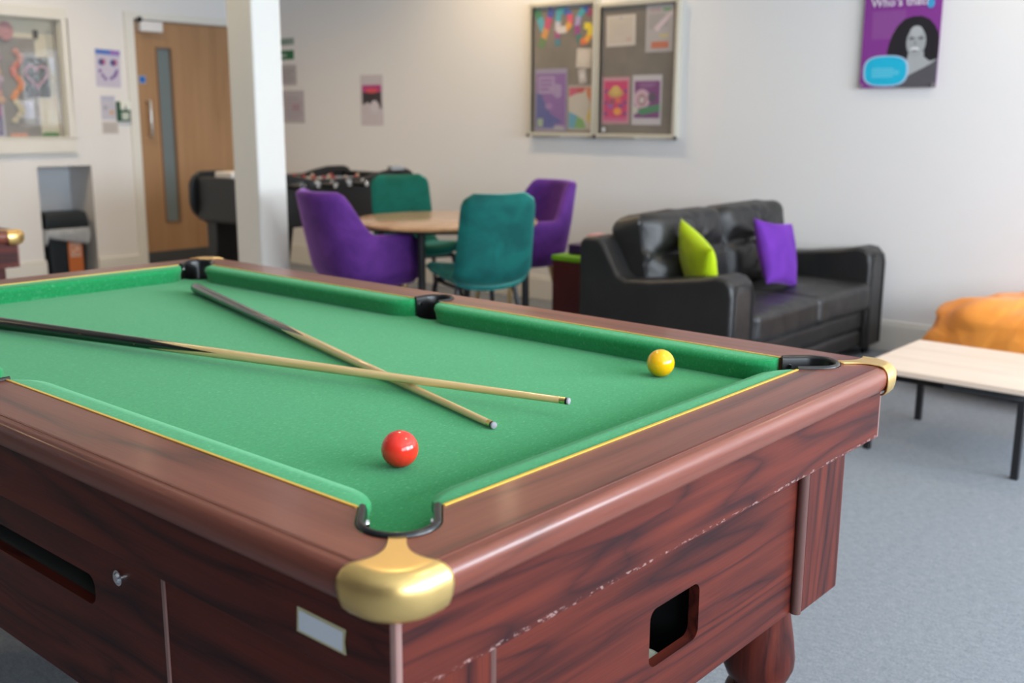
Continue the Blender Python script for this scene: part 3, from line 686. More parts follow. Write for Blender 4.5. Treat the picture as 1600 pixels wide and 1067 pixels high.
        secs = [(r_out, .8204), (r_out-.001, .8235), (mid+.001, .8252), (r_in+.0015, .8235), (r_in, .819), (r_in, .705), (r_in+.003, .705), (r_in+.003, .815), (r_out-.004, .8204)]
        Us = [[tr(p) for p in U(r, straight)] for r, z in secs]
        for j in range(len(Us[0])): rings.append([(Us[k][j][0], Us[k][j][1], secs[k][1]) for k in range(len(secs))])
        top.loft(rings)
        fl = [tr(p) for p in U(r_in+.003, straight*.2)]
        top.prism(fl, .700, .706)
        o = B(top, name, rubber, angle=60)
        sc = MB(); side = tr((straight-.012, r_in+.0005)); c2 = tr((straight-.012, r_in-.003))
        sc.cyl((side[0], side[1], .806), (c2[0], c2[1], .806), .0048, .004, 14)
        B(sc, 'screw', chrome, o); sc = MB()
        side = tr((straight-.012, -r_in-.0005)); c2 = tr((straight-.012, -r_in+.003)); sc.cyl((side[0], side[1], .806), (c2[0], c2[1], .806), .0048, .004, 14)
        B(sc, 'screw', chrome, o)
        return o
    for k, (sx, sy, ox, oy) in enumerate(corners):
        liner(ox, oy, math.degrees(math.atan2(-sy, -sx)), .0365, .0460, q+.010)
    liner(W_+.030, YM, 180, .033, .0415, .034); liner(-.030, YM, 0, .033, .0415, .034)
    # --- brass corners
    for k, (sx, sy, ox, oy) in enumerate(corners):
        mb = MB(); nu = 24
        half = .0485
        r0 = RC+.0012
        Lc = r0*PI/2
        # loop point and outward normal at arc length s from the corner middle, offset by off beyond E
        def lp(s, off):
            cx, cy = E-RC, E-RC; am = Lc/2
            if abs(s) <= am:
                a_ = PI/4 + s/r0; n_ = Vector((math.cos(a_), math.sin(a_))); return Vector((cx, cy))+n_*(RC+off), n_
            if s > am: return Vector((cx-(s-am), cy+RC+off)), Vector((0, 1))
            return Vector((cx+RC+off, cy-(-s-am))), Vector((1, 0))
        rows = []
        T0 = (RO+.0005)*math.sqrt(.5)
        for i in range(13):   # flared tongue on the flat top
            t_ = i/12; row = []
            for j in range(nu+1):
                u = -1+2*j/nu
                base, n_ = lp(u*half*.93, .0005)
                tb = Vector((T0, T0)) + Vector((-1, 1))/math.sqrt(2)*u*.0095
                fl = .55*t_**4.5+.45*t_**2.4; fw = t_**.95
                diag = Vector((1, 1))/math.sqrt(2); lat = Vector((-1, 1))/math.sqrt(2)
                pd = tb.dot(diag)*(1-fw)+base.dot(diag)*fw; plat = tb.dot(lat)*(1-fl)+base.dot(lat)*fl
                p = diag*pd+lat*plat
                row.append((p.x, p.y, .8225))
            rows.append(row)
        bp = [(.006, .8222), (.012, .8198), (.017, .8155), (.0205, .809), (.0213, .800), (.0205, .789), (.0180, .779), (.012, .772), (.004, .7685)]
        for i, (o_, z) in enumerate(bp):
            t_ = (i+1)/len(bp); wd = half*(.93+.17*math.sin(PI*min(1, t_*.95))) * (1 - .10*max(0, t_-.6)/.4)
            rows.append([(*lp((-1+2*j/nu)*wd, o_)[0], z) for j in range(nu+1)])
        V = []; 
        for row in rows:
            for p in row: V.append((ox+sx*p[0], oy+sy*p[1], p[2]))
        Fc = [(i*(nu+1)+j, i*(nu+1)+j+1, (i+1)*(nu+1)+j+1, (i+1)*(nu+1)+j) for i in range(len(rows)-1) for j in range(nu)]
        mb.add(V, Fc); o = B(mb, 'brass_corner', brass, angle=80, solid=.0)
        md = o.modifiers.new('solid', 'SOLIDIFY'); md.thickness = .0022; md.offset = -1 if sx*sy > 0 else -1
    # --- apron boards with chamfer strips at the corners
    EA = .092; ch = .008
    B(MB().box(-EA+ch, W_+EA-ch, -EA, -EA+.02, .683, .776), 'apron', wood_x, bevel=.0015)
    B(MB().box(-EA+ch, W_+EA-ch, L_+EA-.02, L_+EA, .683, .776), 'apron', wood_x, bevel=.0015)
    B(MB().box(-EA, -EA+.02, -EA+ch, L_+EA-ch, .683, .776), 'apron', wood_y, bevel=.0015)
    B(MB().box(W_+EA-.02, W_+EA, -EA+ch, L_+EA-ch, .683, .776), 'apron', wood_y, bevel=.0015)
    for sx, sy, ox, oy in corners:
        cx, cy = ox+sx*EA, oy+sy*EA
        B(MB().prism([(cx-sx*ch, cy), (cx-sx*.002, cy-sy*.001), (cx-sx*.001, cy-sy*.002), (cx, cy-sy*ch), (cx-sx*.012, cy-sy*.012)], .683, .775), 'corner_strip', trimstrip)
    B(MB().box(-EA+.015, W_+EA-.015, -EA+.015, L_+EA-.015, .684, .690), 'underside_panel', wood_x, smooth=False)
    # --- cabinet: end panels with the ball return opening, side panels with the viewing slot
    ZL = .392
    ev, ef = curve_mesh([[(-.03, ZL), (W_+.03, ZL), (W_+.03, .683), (-.03, .683)], rrect(.446, .580, .470, .561, .016)], .009)
    for yy, s_ in ((-.034, 1), (L_+.034, -1)):
        B(MB().add([(v[0], yy+.009*s_-v[2], v[1]) for v in ev], ef), 'end_panel', wood_x, smooth=False)
    sv, sf = curve_mesh([[(-.03, ZL), (L_+.03, ZL), (L_+.03, .683), (-.03, .683)], rrect(.600, 1.32, .543, .590, .018)], .009)
    for xx, s_ in ((-.045, 1), (W_+.045, -1)):
        B(MB().add([(xx+.009*s_-v[2], v[0], v[1]) for v in sv], sf), 'side_panel', wood_y, smooth=False)
    B(MB().box(-.020, W_+.020, -.010, L_+.010, ZL+.002, ZL+.012), 'base_panel', black_hole, smooth=False)
    # dark boxes behind the openings
    tr = MB(); tr.box(.425, .605, -.015, .14, .4045, .4065); tr.box(.425, .605, .14, .145, .4065, .60); tr.box(.432, .437, -.015, .14, .4065, .6); tr.box(.600, .605, -.015, .14, .4065, .6); tr.box(.425, .605, -.015, .14, .595, .6)
    B(tr, 'ball_return_tray', black_hole, smooth=False)
    for s_, xx in ((1, -.026), (-1, W_+.026)):
        vb = MB(); vb.box(min(xx, xx+s_*.05), max(xx, xx+s_*.05), .58, 1.34, .530, .541); vb.box(min(xx+s_*.045, xx+s_*.05), max(xx+s_*.045, xx+s_*.05), .58, 1.34, .541, .60)
        B(vb, 'ball_viewer', plain('viewer_grey', (.045, .045, .042), .6), smooth=False)
    # vertical beads and corner posts
    for yy, s_ in ((-.034, -1), (L_+.034, 1)):
        for x0, x1 in ((-.052, .095), (.905, W_+.052)):
            B(MB().box(x0, x1, min(yy, yy+s_*.016), max(yy, yy+s_*.016), ZL, .683), 'corner_post', wood_z, bevel=.004)
        for x0 in (.0965, .9035):
            B(MB().cyl((x0, yy+s_*.007, ZL-.001), (x0, yy+s_*.007, .683), .0095, n=16), 'post_bead', bead_m)
    for xx, s_ in ((-.045, -1), (W_+.045, 1)):
        for y0 in (.408, L_-.408):
            B(MB().box(min(xx, xx+s_*.003), max(xx, xx+s_*.003), y0-.003, y0+.003, ZL, .66), 'side_seam', trimstrip)
    lk = MB().cyl((-.043, .525, .612), (-.049, .525, .612), .0115, n=24); lk.cyl((-.049, .525, .612), (-.052, .525, .612), .0085, .006, n=24)
    B(lk, 'lock', chrome)
    # --- turned legs
    lp_ = [(.052, .392), (.052, .365), (.056, .33), (.063, .29), (.067, .255), (.066, .235), (.058, .215), (.049, .205), (.047, .200), (.056, .192), (.060, .183), (.056, .174), (.047, .168), (.044, .150), (.040, .10), (.036, .06), (.040, .045), (.052, .035), (.054, .015), (.046, 0)]
    for (x, y) in ((.965, .055), (.035, .055), (.965, L_-.055), (.035, L_-.055)):
        B(MB().lathe(lp_[::-1], (x, y), 32), 'leg', wood_z, angle=60)
    return root, B
table, TB = build_pool_table()
lbm = MB(); lbm.box(-.0935, -.0920, -.020, .058, .708, .737, flat('E3E6EC')); lbm.box(-.0938, -.0935, -.0225, .0605, .705, .740, flat('CFC9A4')); lbm.v = lbm.v
# taped paper label on the left apron
lab = MB(); lab.add([(-.0934, y, z) for y, z in ((.059, .7375), (-.019, .7365), (-.0165, .722), (-.0185, .7085), (.061, .7085))], [(0, 1, 2, 3, 4)], flat('C9C29A'))
lab.add([(-.0940, y, z) for y, z in ((.0555, .7345), (-.0155, .7335), (-.0145, .7115), (.0565, .7115))], [(0, 1, 2, 3)], flat('DDE2EA'))
lab.add([(-.0924, y, z) for y, z in ((.059, .7375), (-.019, .7365), (-.0165, .722), (-.0185, .7085), (.061, .7085))], [(4, 3, 2, 1, 0)], flat('C9C29A'))
TB(lab, 'paper_label', None, table, smooth=False)
lo = table.children[-1]; lo['label'] = 'white taped paper label'

# second pool table behind, on the left
t2 = copy_tree(table); t2.location = (1.075-.62, 3.29+L_/2, 0)
for ch in list(t2.children):
    if ch.name.startswith('paper_label'): bpy.data.objects.remove(ch)
t2['label'] = 'second pool table cut off at the left edge, beyond the front one'

# ------------------------------------------------------------------ balls and cues
def ball(name, label, x, y, z, m, r=.0254):
    o = MB().sphere((0, 0, 0), r, 48).build(name, m, angle=180); o.location = (x, y, z+r+.0004); return tag(o, label, 'ball', 'pool balls')
ball('pool_ball', 'red pool ball on the baize near the front pocket', .2085, .2215, ZB, red_ball_m)
ball('pool_ball', 'yellow pool ball on the baize near the right-hand cushion', .878, .2395, ZB, yellow_ball_m)
ball('pool_ball', 'cream cue ball half hidden inside the ball return opening', .514, .0125, .4067, white_ball_m, .0254)

def splice_mat(name, L0, L1):
    t = NT(name); co = t.n('ShaderNodeTexCoord'); sp = t.n('ShaderNodeSeparateXYZ'); t.l(co.outputs['Object'], sp.inputs[0])
    ang = t.math('ARCTAN2', sp.outputs[2], sp.outputs[1])
    tri = t.math('DIVIDE', t.math('PINGPONG', t.math('ADD', ang, PI+.35), PI/4), PI/4)
    lim = t.math('ADD', t.math('MULTIPLY', tri, L1-L0), L0)
    isw = t.math('GREATER_THAN', sp.outputs[0], lim)
    chips = t.noise(t.coord((25, 90, 90)), 1, 4, .7)
    blk = t.mix(t.math('GREATER_THAN', chips, .70), (.006, .005, .005), (.30, .16, .06))
    n = t.noise(t.coord((4, 120, 120)), 1, 3)
    ashc = t.ramp(n, [(.3, (.72, .47, .19)), (.7, (.90, .65, .33))])
    t.color(t.mix(isw, blk, ashc)); t.set(Roughness=.22, Coat_Weight=.6, Coat_Roughness=.1); return t.m
def cue(label, butt, tip, roll, L0, L1):
    butt = Vector(butt); tip = Vector(tip); d = tip-butt; Lc = d.length
    root = thing('pool_cue', label, 'cue', butt, 0, 'crossed pool cues')
    x = d.normalized(); z = Vector((0, 0, 1)); y = z.cross(x).normalized(); z = x.cross(y)
    root.matrix_world = Matrix.Translation(butt) @ Matrix((x, y, z)).transposed().to_4x4() @ Matrix.Rotation(roll, 4, 'X')
    R = lambda s: .0143 + (.0056-.0143)*min(1, s/Lc)**.92
    Ls = L1+.03; e1 = Lc-.016
    tb = MB(); xs = [0, .001, .004, .010, .02, .035] + [.035+(Ls-.035)*i/14 for i in range(1, 15)]
    rr = [.002, .006, .0098, .0122, .0134, None]
    tb.tube([(s, 0, 0) for s in xs], [(rr[i] if i < 5 else R(s)) for i, s in enumerate(xs)], 28)
    cm = splice_mat('cue_splice', L0, L1); tb.build('butt', cm, root, angle=80)
    xs = [Ls+(e1-Ls)*i/16 for i in range(17)]
    MB().tube([(s, 0, 0) for s in xs], [R(s) for s in xs], 28).build('shaft', cm, root, angle=80)
    MB().tube([(e1, 0, 0), (e1+.010, 0, 0)], [R(e1)+.0001, R(e1)], 24).build('ferrule', ferrule_m, root)
    tp = MB(); tp.tube([(e1+.010, 0, 0), (e1+.0135, 0, 0)], [R(e1)+.0001]*2, 24, rubber); tp.tube([(e1+.0135, 0, 0), (e1+.016, 0, 0), (e1+.0172, 0, 0)], [R(e1), R(e1)-.0004, .003], 24, plain('chalked_tip', (.36, .33, .37), .85))
    tp.build('tip', None, root)
    return root
cue('cue lying on the baize with its butt near the far pocket', (.833, 1.693, ZB+.0147), (.4245, .2435, ZB+.0063), 0.2, .655, .775)
cue('cue laid across the other one, its butt cut off at the left edge', (.247, 1.625, ZB+.0150), (.5585, .2035, ZB+.0245), 0.9, .53, .715)

# ------------------------------------------------------------------ coffee table
CT = (3.39, .46, 0)
ct = thing('coffee_table', 'low square beech coffee table with black steel legs beside the pool table', 'coffee table', CT)
MB().box(3.085, 3.695, .150, .762, .312, .335).build('tabletop', beech, ct, off=CT, bevel=.004)
MB().box(3.087, 3.693, .152, .760, .318, .324).build('edge_band', plain('beech_edge', (.50, .33, .21), .5), ct, off=(CT[0], CT[1]+0, 0)).scale = (1.003, 1.003, 1)
fr = MB()
for q in ((3.11, 3.67, .175, .200), (3.11, 3.67, .712, .737), (3.11, 3.135, .200, .712), (3.645, 3.67, .200, .712)): fr.box(q[0], q[1], q[2], q[3], .287, .3115)
fr.build('frame', black_metal, ct, off=CT)
for x in (3.11, 3.645):
    for y in (.175, .712): MB().box(x, x+.025, y, y+.025, 0, .287).build('leg', black_metal, ct, off=CT, bevel=.002)

# ------------------------------------------------------------------ sofa
SX0, SX1, SY0, SY1 = 3.19, 4.84, 1.375, 2.19
SO = ((SX0+SX1)/2, (SY0+SY1)/2, 0)
sofa = thing('sofa', 'two-seat black leather sofa with tufted back against the long wall', 'sofa', SO)
armp = [(SY1, .05), (SY1, .68), (2.16, .705), (2.08, .705), (2.05, .68), (1.97, .545), (1.93, .525), (1.80, .532), (1.55, .565), (1.46, .585), (1.415, .578), (1.385, .55), (1.375, .50), (1.375, .05)]
for x0, x1 in ((SX0, SX0+.20), (SX1-.20, SX1)):
    m = MB(); m.loft([[(x, y, z) for (y, z) in armp] for x in (x0, x1)])
    o = m.build('armrest', leather, sofa, off=SO, bevel=.035, bseg=5)
    pp_ = MB(); xc = x0+.025; 
    pts = [(x0+.022, 1.371, .06), (x0+.022, 1.371, .50), (x0+.04, 1.374, .545), (x0+.10, 1.375, .556), (x1-.04, 1.374, .545), (x1-.022, 1.371, .50), (x1-.022, 1.371, .06)]
    pp_.tube(pts, .004, 8); pp_.build('piping', leather, o, off=SO)
MB().box(SX0+.15, SX1-.15, 1.46, 2.15, .06, .28).build('base', leather, sofa, off=SO, bevel=.02)
def wr(p, k, amp, seed=0): return amp*noise.noise(Vector((p.x*k[0]+seed, p.y*k[1], p.z*k[2])))
for z0, z1 in ((.055, .155), (.150, .262)):
    o = MB().rbox(((SX0+SX1)/2, 1.50, (z0+z1)/2), ((SX1-SX0)/2-.195, .10, (z1-z0)/2), .03, 14, disp=lambda p, n: Vector((0, n.y*wr(p, (6, 3, 5), .006), 0))); o.build('front_panel', leather, sofa, off=SO, angle=60)
for i in range(2):
    x0 = SX0+.195+i*.63; 
    def dsp(p, n, i=i):
        u = p.x/.315; v = p.y/.28
        return Vector((0, 0, 0)) + n*(.018*(1-u*u)*(1-min(1, v*v))*(1 if n.z > 0 else .2) + wr(p, (14, 5, 5), .006, i*7)*max(n.z, 0) + (wr(p, (28, 4, 4), .010, i*5) if n.y < -.3 else 0))
    MB().rbox((x0+.315, 1.64, .335), (.315, .285, .072), .035, 16, disp=dsp).build('seat_cushion', leather, sofa, off=SO, angle=70)
    # tufted back cushion, leaning back
    def dspb(p, n, i=i):
        u = p.x/.315; z = p.z
        f_ = 1 if n.y < -.2 else 0
        o_ = 0
        prof = .030*math.exp(-((z-.12)/.085)**2) + .026*math.exp(-((z+.08)/.10)**2) - .030*math.exp(-((z-.018)/.022)**2)
        r_ = math.hypot(p.x, (z-.018)); th = math.atan2(z-.018, p.x)
        o_ += prof*(1-u**6) - .055*math.exp(-(r_/.050)**2) + .009*math.cos(th*11+i)*math.exp(-((r_-.11)/.07)**2)
        o_ += wr(p, (9, 4, 14), .012, i*3)
        side = -.018*math.exp(-((1-abs(u))/.10)**2)
        q_ = Vector((0, 0, 0))
        if f_: q_ += Vector((0, -1, 0))*(o_+side)
        elif n.z > .3: q_ += Vector((0, 0, 1))*(.012*(1-u*u)+wr(p, (12, 6, 3), .010, i*4))
        return q_
    mt = Matrix.Translation((x0+.315+(-.045 if i == 0 else -.015), 1.965, .592)) @ Matrix.Rotation(math.radians(-11), 4, 'X')
    mb = MB(); mb.rbox((0, 0, 0), (.352 if i == 0 else .330, .115, .208), .055, 26, disp=dspb, mat=mt)
    mb.build('back_cushion', leather, sofa, off=SO, angle=80)
MB().box(SX0+.17, SX1-.17, 2.06, SY1, .06, .70).build('back_frame', leather, sofa, off=SO, bevel=.03)
for x in (SX0+.05, SX1-.05):
    for y in (SY0+.06, SY1-.06): MB().cyl((x, y, 0), (x, y, .06), .02, .028).build('foot', black_metal, sofa, off=SO)

def pillow(name, label, m, size, thick, mat, tw=0.0):
    N = 22; mb = MB(); V = []; Fc = []
    for s_ in (1, -1):
        base = len(V)
        for i in range(N+1):
            for j in range(N+1):
                u = -1+2*i/N; v = -1+2*j/N
                pin = 1-.07*(u*u*(1-v*v)+v*v*(1-u*u))*1.6 - .0
                h = ((1-u**2)*(1-v**2))**.42
                x = u*size/2*(1-.09*(1-v*v)*u*u); y = v*size/2*(1-.09*(1-u*u)*v*v)
                z = s_*thick/2*h + (.006*noise.noise(Vector((u*2.2, v*2.2, s_*3)))) * h
                V.append((x, y, z + tw*u*v))
        for i in range(N):
            for j in range(N):
                a_ = base+i*(N+1)+j; q_ = (a_, a_+1, a_+N+2, a_+N+1); Fc.append(q_ if s_ > 0 else q_[::-1])
    mb.add(V, Fc); o = mb.build(name, m, angle=100); o.matrix_world = mat
    return tag(o, label, 'cushion', 'scatter cushions on the sofa')
def orient(loc, nrm, roll):
    n_ = Vector(nrm).normalized(); x = Vector((0, 0, 1)).cross(n_).normalized(); y = n_.cross(x)
    return Matrix.Translation(loc) @ Matrix((x, y, n_)).transposed().to_4x4() @ Matrix.Rotation(roll, 4, 'Z')
pillow('scatter_cushion', 'lime green scatter cushion propped behind the near sofa arm', lime_c, .33, .115, orient((3.475, 1.715, .588), (.80, -.60, .28), .35))
pillow('scatter_cushion', 'purple scatter cushion leaning on the right half of the sofa', purple_c, .335, .115, orient((4.095, 1.635, .588), (.0, -1, .30), -.17), .012)

# ------------------------------------------------------------------ bean bag
bg = MB(); N = 64; V = []; rings = []
for i in range(1, 36):
    ph = PI*i/36; ring = []
    for j in range(N):
        th = 2*PI*j/N
        x = math.sin(ph)*math.cos(th); y = math.sin(ph)*math.sin(th); z = -math.cos(ph)
        q_ = Vector((x, y, z)); F_ = noise.voronoi(q_*1.35+Vector((3.3, 1.2, 5.1)))[0]; G_ = noise.voronoi(q_*3.1+Vector((1.3, 7.2, .1)))[0]
        d_ = .84+.22*min(.6, F_[1]-F_[0])+.05*min(.5, G_[1]-G_[0])+.07*noise.noise(q_*1.3+Vector((9, 2, 0)))
        e_ = lambda v, p_: math.copysign(abs(v)**p_, v)
        X = .43*e_(x, .85)*d_; Y = .70*e_(y, .75)*d_; Z = e_(z, .7)*d_
        Z = .235+.235*Z if Z < 0 else .235+.28*Z
        kz = 1.10-.22*max(0, Z)/.5; X *= kz; Y *= kz
        ring.append((X, Y, max(0.0, Z)))
    rings.append(ring)
bg.loft(rings); bb = bg.build('bean_bag', bag_m, angle=120); bb.location = (4.40, .335, 0)
tag(bb, 'crumpled orange fabric bean bag on the floor against the long wall', 'bean bag')

# ------------------------------------------------------------------ toy box behind the sofa
TBO = (3.62, 2.38, 0)
tb = thing('storage_box', 'dark red storage box with lime green rim standing behind the sofa', 'storage box', TBO)
x0, x1, y0, y1 = 3.385, 3.86, 2.225, 2.50
b = MB(); b.box(x0, x0+.02, y0, y1, .0, .545); b.box(x1-.02, x1, y0, y1, 0, .545); b.box(x0+.02, x1-.02, y0, y0+.02, 0, .545); b.box(x0+.02, x1-.02, y1-.02, y1, 0, .545); b.box(x0+.02, x1-.02, y0+.02, y1-.02, 0, .03)
b.build('box_body', dark_red, tb, off=TBO)
MB().box(x0-.006, x1+.006, y0-.006, y1+.006, .545, .572).build('lid', lime_m, tb, off=TBO, bevel=.005)
pb = MB().box(3.455, 3.70, 2.30, 2.46, .5722, .625).build('purple_case', plain('purple_plastic', (.035, .008, .085), .35), bevel=.008)
pb = tag(pb, 'small dark purple case on top of the lime-rimmed storage box', 'case')
pk = MB().rbox((3.60, 2.385, .6475), (.045, .035, .021), .012, 3).build('pink_pouch', plain('pink_fabric', (.72, .36, .38), .8)); tag(pk, 'small pink soft pouch lying on the purple case', 'pouch')

# ------------------------------------------------------------------ dining table and chairs
RTC = (3.20, 3.07)
rt = thing('dining_table', 'round honey-coloured dining table with four black legs', 'table', (RTC[0], RTC[1], 0), math.radians(28.5))
MB().lathe([(.465, .703), (.480, .707), (.483, .715), (.480, .723), (.470, .726)], n=72).build('tabletop', table_wood, rt, angle=30)
MB().lathe([(.42, .694), (.468, .694), (.478, .699), (.475, .7035)], n=72).build('underframe', black_metal, rt)
for a_ in (0, math.radians(71.5), PI, 1.5*PI):
    MB().cyl((.430*math.cos(a_), .430*math.sin(a_), 0), (.425*math.cos(a_), .425*math.sin(a_), .696), .018, .020, 14).build('leg', black_metal, rt)
def side_chair(label, m, loc, rz, name='side_chair'):
    """velvet side chair, faces local +y"""
    t = thing(name, label, 'chair', (loc[0], loc[1], 0), rz, 'velvet chairs round the dining table')
    def sheet(path, nm):
        rings = []
        n = 18
        for (y, z, ny, nz, w, th) in path:
            ring = []
            for j in range(2*n):
                if j < n: u = -1+2*j/(n-1); s_ = 1
                else: u = 1-2*(j-n)/(n-1); s_ = -1
                h = th/2*(1-abs(u)**5)**.5 if abs(u) < 1 else 0
                curve = .030*u*u     # edges wrap forward
                ring.append((u*w/2, y+ny*(s_*h)+curve*ny*1.0, z+nz*(s_*h)+curve*nz*1.0))
            rings.append(ring)
        return MB().loft(rings).build(nm, m, t, angle=80)
    seat = []
    for i in range(13):
        f_ = i/12; y = .205-.40*f_; z = .505+.012*math.cos(f_*PI)-.012
        th = .062*min(1, .25+1.0*math.sqrt(min(1, f_*9)))
        w = .40*(.80+.20*min(1, f_*6)**.5) * (1-.06*f_)
        seat.append((y, z, 0, 1, w, th))
    sheet(seat, 'seat')
    bk = []
    for i in range(19):
        f_ = i/18
        if f_ < .28:
            a_ = f_/.28*math.radians(79); R_ = .085; y = -.170-R_*math.sin(a_); z = .493+R_*(1-math.cos(a_)) ; ny, nz = math.sin(a_), math.cos(a_)
        else:
            a_ = math.radians(79); g = (f_-.28)/.72; R_ = .085
            y = -.170-R_*math.sin(a_)-g*.350*math.cos(a_); z = .493+R_*(1-math.cos(a_))+g*.350*math.sin(a_); ny, nz = math.sin(a_), math.cos(a_)
        e = (1-f_)*18
        w = .395*(1-.08*(max(0, f_-.2))) * (math.sqrt(max(0.0, 1-(max(0, 2.6-e)/2.6)**2))*.30+.70)
        th = .058*(1 if e > 1 else .35)
        bk.append((y, z, ny, nz, w, th))
    sheet(bk, 'backrest')
    fb = MB()
    fb.tube([(-.15, .14, .468), (.15, .14, .468), (.16, -.15, .468), (-.16, -.15, .468), (-.15, .14, .468)], .010, 8); fb.build('seat_frame', black_metal, t)
    for sx in (-1, 1):
        for sy in (-1, 1): MB().cyl((sx*.145, sy*.135, .470), (sx*.215, sy*.225-.01, 0), .012, .008, 10).build('leg', black_metal, t)
    return t
side_chair('teal velvet side chair in front of the round table, its back to the pool table', teal_v, (2.975, 2.655), math.radians(-24))
side_chair('dark green velvet side chair behind the round table by the football table', green_v, (3.53, 3.60), math.radians(160), 'side_chair')
def tub_chair(label, loc, rz):
    """velvet tub chair with wrap-around arms, faces local +y"""
    t = thing('tub_chair', label, 'chair', (loc[0], loc[1], 0), rz, 'velvet chairs round the dining table')
    nt, nz = 56, 16; T_ = .050
    TH = 122
    def top(a_):  # a_ = degrees from the back centre
        x = abs(a_)
        s_ = min(1, max(0, (x-44)/26)); s_ = s_*s_*(3-2*s_)
        return .893 + (.688-.893)*s_ - (.06*max(0, (x-108)/14)**2)
    def pos(a_, z, off):
        f_ = (z-.425)/.47
        ca, sa = math.sin(math.radians(a_)), -math.cos(math.radians(a_))
        e = 2.6
        r_ = (abs(ca)**e+abs(sa)**e)**(-1/e)
        W2 = .275+.02*f_; D = .245 if sa < 0 else .285
        x = r_*ca*(W2-off); y = r_*sa*(D-off)
        back = max(0, math.cos(math.radians(a_)))
        y -= .115*f_*back
        low = max(0, (.52-z)/.10); k = 1-.22*low**2
        x *= 1 - max(0, f_-.55)*.28*(1 if True else 0)
        if sa > 0: y = y*1.02+ (0 if sa < .3 else 0)
        return Vector((x*k, y*k + .02, z))
    rings = []
    for i in range(nt+1):
        a_ = -TH+2*TH*i/nt; zt = top(a_); zb = .430; ring = []
        endf = min(1, (TH-abs(a_))/6+.25); th = T_*math.sqrt(endf)
        for j in range(nz+1):
            z = zb+(zt-.02-zb)*j/nz; ring.append(pos(a_, z, 0))
        ring.append(pos(a_, zt-.006, th*.18)); ring.append(pos(a_, zt, th*.5)); ring.append(pos(a_, zt-.006, th*.82))
        for j in range(nz+1):
            z = zt-.02-(zt-.02-zb)*j/nz; ring.append(pos(a_, z, th))
        rings.append(ring)
    MB().loft(rings).build('shell', purple_v, t, angle=80)
    sc = MB(); R_ = []
    for (k, z) in ((.60, .423), (.86, .425), (.95, .44), (.97, .48), (.94, .505), (.80, .517), (.4, .523)):
        R_.append([((pos(-180+360*i/48, .44, .045).x)*k, (pos(-180+360*i/48, .44, .045).y-.02)*k+.03 + (.01 if k > .8 else 0), z) for i in range(48)])
    sc.loft(R_).build('seat', purple_v, t, angle=80)
    for sx in (-1, 1):
        for sy in (-1, 1): MB().cyl((sx*.15, sy*.13+.01, .426), (sx*.215, sy*.20, 0), .014, .008, 12).build('leg', brass_leg, t)
    return t
tub_chair('purple velvet tub chair with brass legs left of the table, seen side-on', (2.80, 3.25), math.radians(-90-13))
tub_chair('purple velvet tub chair right of the table, facing the room beside the storage box', (3.84, 3.115), math.radians(72))

# ------------------------------------------------------------------ table football
FX0, FX1, FY0, FY1 = 3.0, 4.32, 4.45, 5.13
FO = ((FX0+FX1)/2, (FY0+FY1)/2, 0)
ft = thing('football_table', 'black table football game with chrome rods standing behind the pillar', 'table football', FO)
def side_panel(y0, y1):
    zb, zt = .59, .855
    pts = []
    pts += [(FX0+.10, zb-.015), (FX1-.10, zb-.015)]
    pts += arc(FX1-.12, .72, .13, -70, 0, 6) + arc(FX1-.10, .797, .11, 10, 80, 6) + [(FX1-.22, .905), (FX1-.34, .885), (FX1-.44, .862), (FX0+.44, .862), (FX0+.34, .885), (FX0+.22, .905)] + arc(FX0+.10, .797, .11, 100, 170, 6) + arc(FX0+.12, .72, .13, 180, 250, 6)
    m = MB(); m.loft([[(x, y, z) for x, z in pts] for y in (y0, y1)]); return m
side_panel(FY0, FY0+.035).build('side_panel', black_lam, ft, off=FO, bevel=.008)
side_panel(FY1-.035, FY1).build('side_panel', black_lam, ft, off=FO, bevel=.008)
MB().box(FX0+.03, FX0+.10, FY0+.035, FY1-.035, .60, .87).build('end_panel', black_lam, ft, off=FO, bevel=.01)
MB().box(FX1-.10, FX1-.03, FY0+.035, FY1-.035, .60, .87).build('end_panel', black_lam, ft, off=FO, bevel=.01)
MB().box(FX0+.10, FX1-.10, FY0+.035, FY1-.035, .66, .675).build('pitch', plain('pitch_green', (.02, .10, .04), .5), ft, off=FO)
MB().box(FX0+.10, FX1-.10, FY0+.035, FY1-.035, .585, .60).build('base_panel', black_lam, ft, off=FO)
cols_p = [plain('player_red', (.35, .03, .03), .4), plain('player_cream', (.45, .36, .28), .4)]
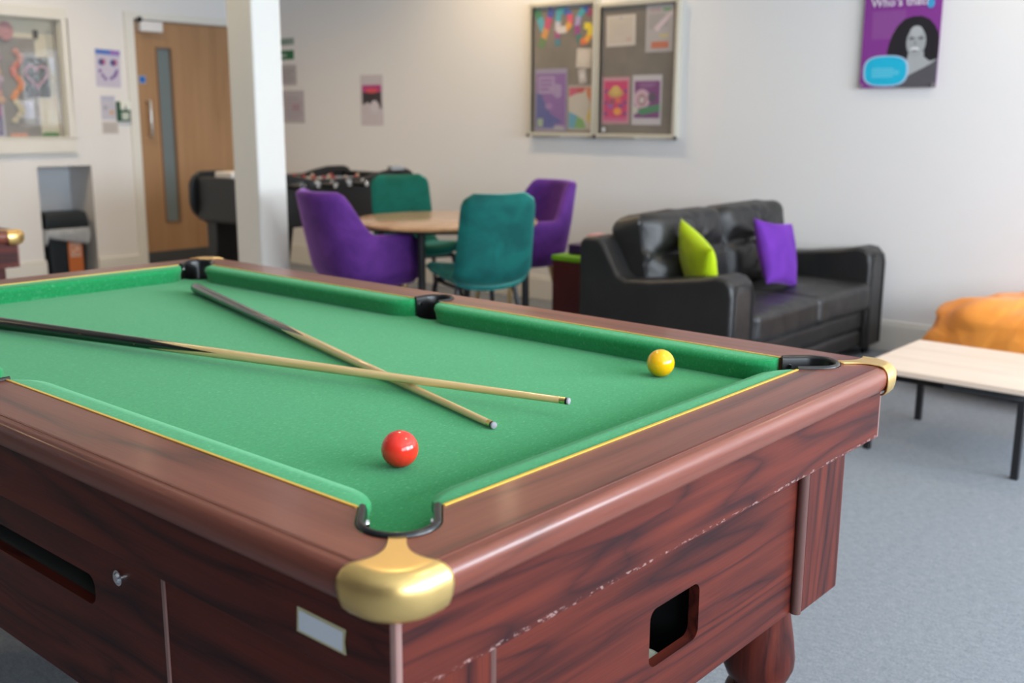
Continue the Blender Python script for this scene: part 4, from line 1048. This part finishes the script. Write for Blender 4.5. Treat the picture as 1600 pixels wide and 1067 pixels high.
for i in range(8):
    x = FX0+.215+i*.126; out = (i % 2 == 0)
    zr = .832
    rod = MB().cyl((x, FY0-(.16 if out else .05), zr), (x, FY1+(.05 if out else .16), zr), .008, n=12).build('rod', chrome, ft, off=FO)
    ye = FY0-(.16 if out else .05)
    if out: MB().tube([(x, ye-.02, zr), (x, ye, zr), (x, ye+.10, zr)], [.017, .019, .015], 14).build('handle', black_metal, rod, off=FO)
    else: MB().tube([(x, FY1+.06, zr), (x, FY1+.17, zr)], .017, 14).build('handle', black_metal, rod, off=FO)
    MB().cyl((x, FY0-.002, zr), (x, FY0-.020, zr), .024, .020, 18).build('rod_bearing', chrome, rod, off=FO)
    if out: MB().cyl((x, ye-.022, zr), (x, ye-.024, zr), .015, .013, 14).build('handle_cap', chrome, rod, off=FO)
    npl = (1, 2, 3, 5, 5, 3, 2, 1)[i]
    for k in range(npl):
        y = (FY0+FY1)/2+(k-(npl-1)/2)*(.52/max(npl, 2))
        m = MB(); m.rbox((x, y, .800), (.010, .012, .046), .006, 2); m.sphere((x, y, .856), .012, 10); m.box(x-.008, x+.016, y-.012, y+.012, .730, .758); m.build('player', cols_p[i % 2], rod, off=FO)
for cx, cy in ((FX0+.20, FY0+.075), (FX1-.20, FY0+.075), (FX0+.20, FY1-.075), (FX1-.20, FY1-.075)):
    sx = -1 if cx < FO[0] else 1
    m = MB(); m.loft([[(cx+sx*.05-.055, cy-.04, 0), (cx+sx*.05+.055, cy-.04, 0), (cx+sx*.05+.055, cy+.04, 0), (cx+sx*.05-.055, cy+.04, 0)], [(cx-.10, cy-.055, .585), (cx+.10, cy-.055, .585), (cx+.10, cy+.055, .585), (cx-.10, cy+.055, .585)]]); m.build('leg', black_lam, ft, off=FO, bevel=.006)
sc = MB()
MB().box(4.105, 4.215, FY0+.0, FY0+.05, .880, .925).build('score_box', grey_pl, ft, off=FO, bevel=.004)
ms = MB().rbox((3.10, 4.80, .8905), (.07, .09, .02), .01, 3).build('white_box', plain('white_card', (.7, .66, .62), .5)); tag(ms, 'small white box lying on the left end of the football table', 'box')
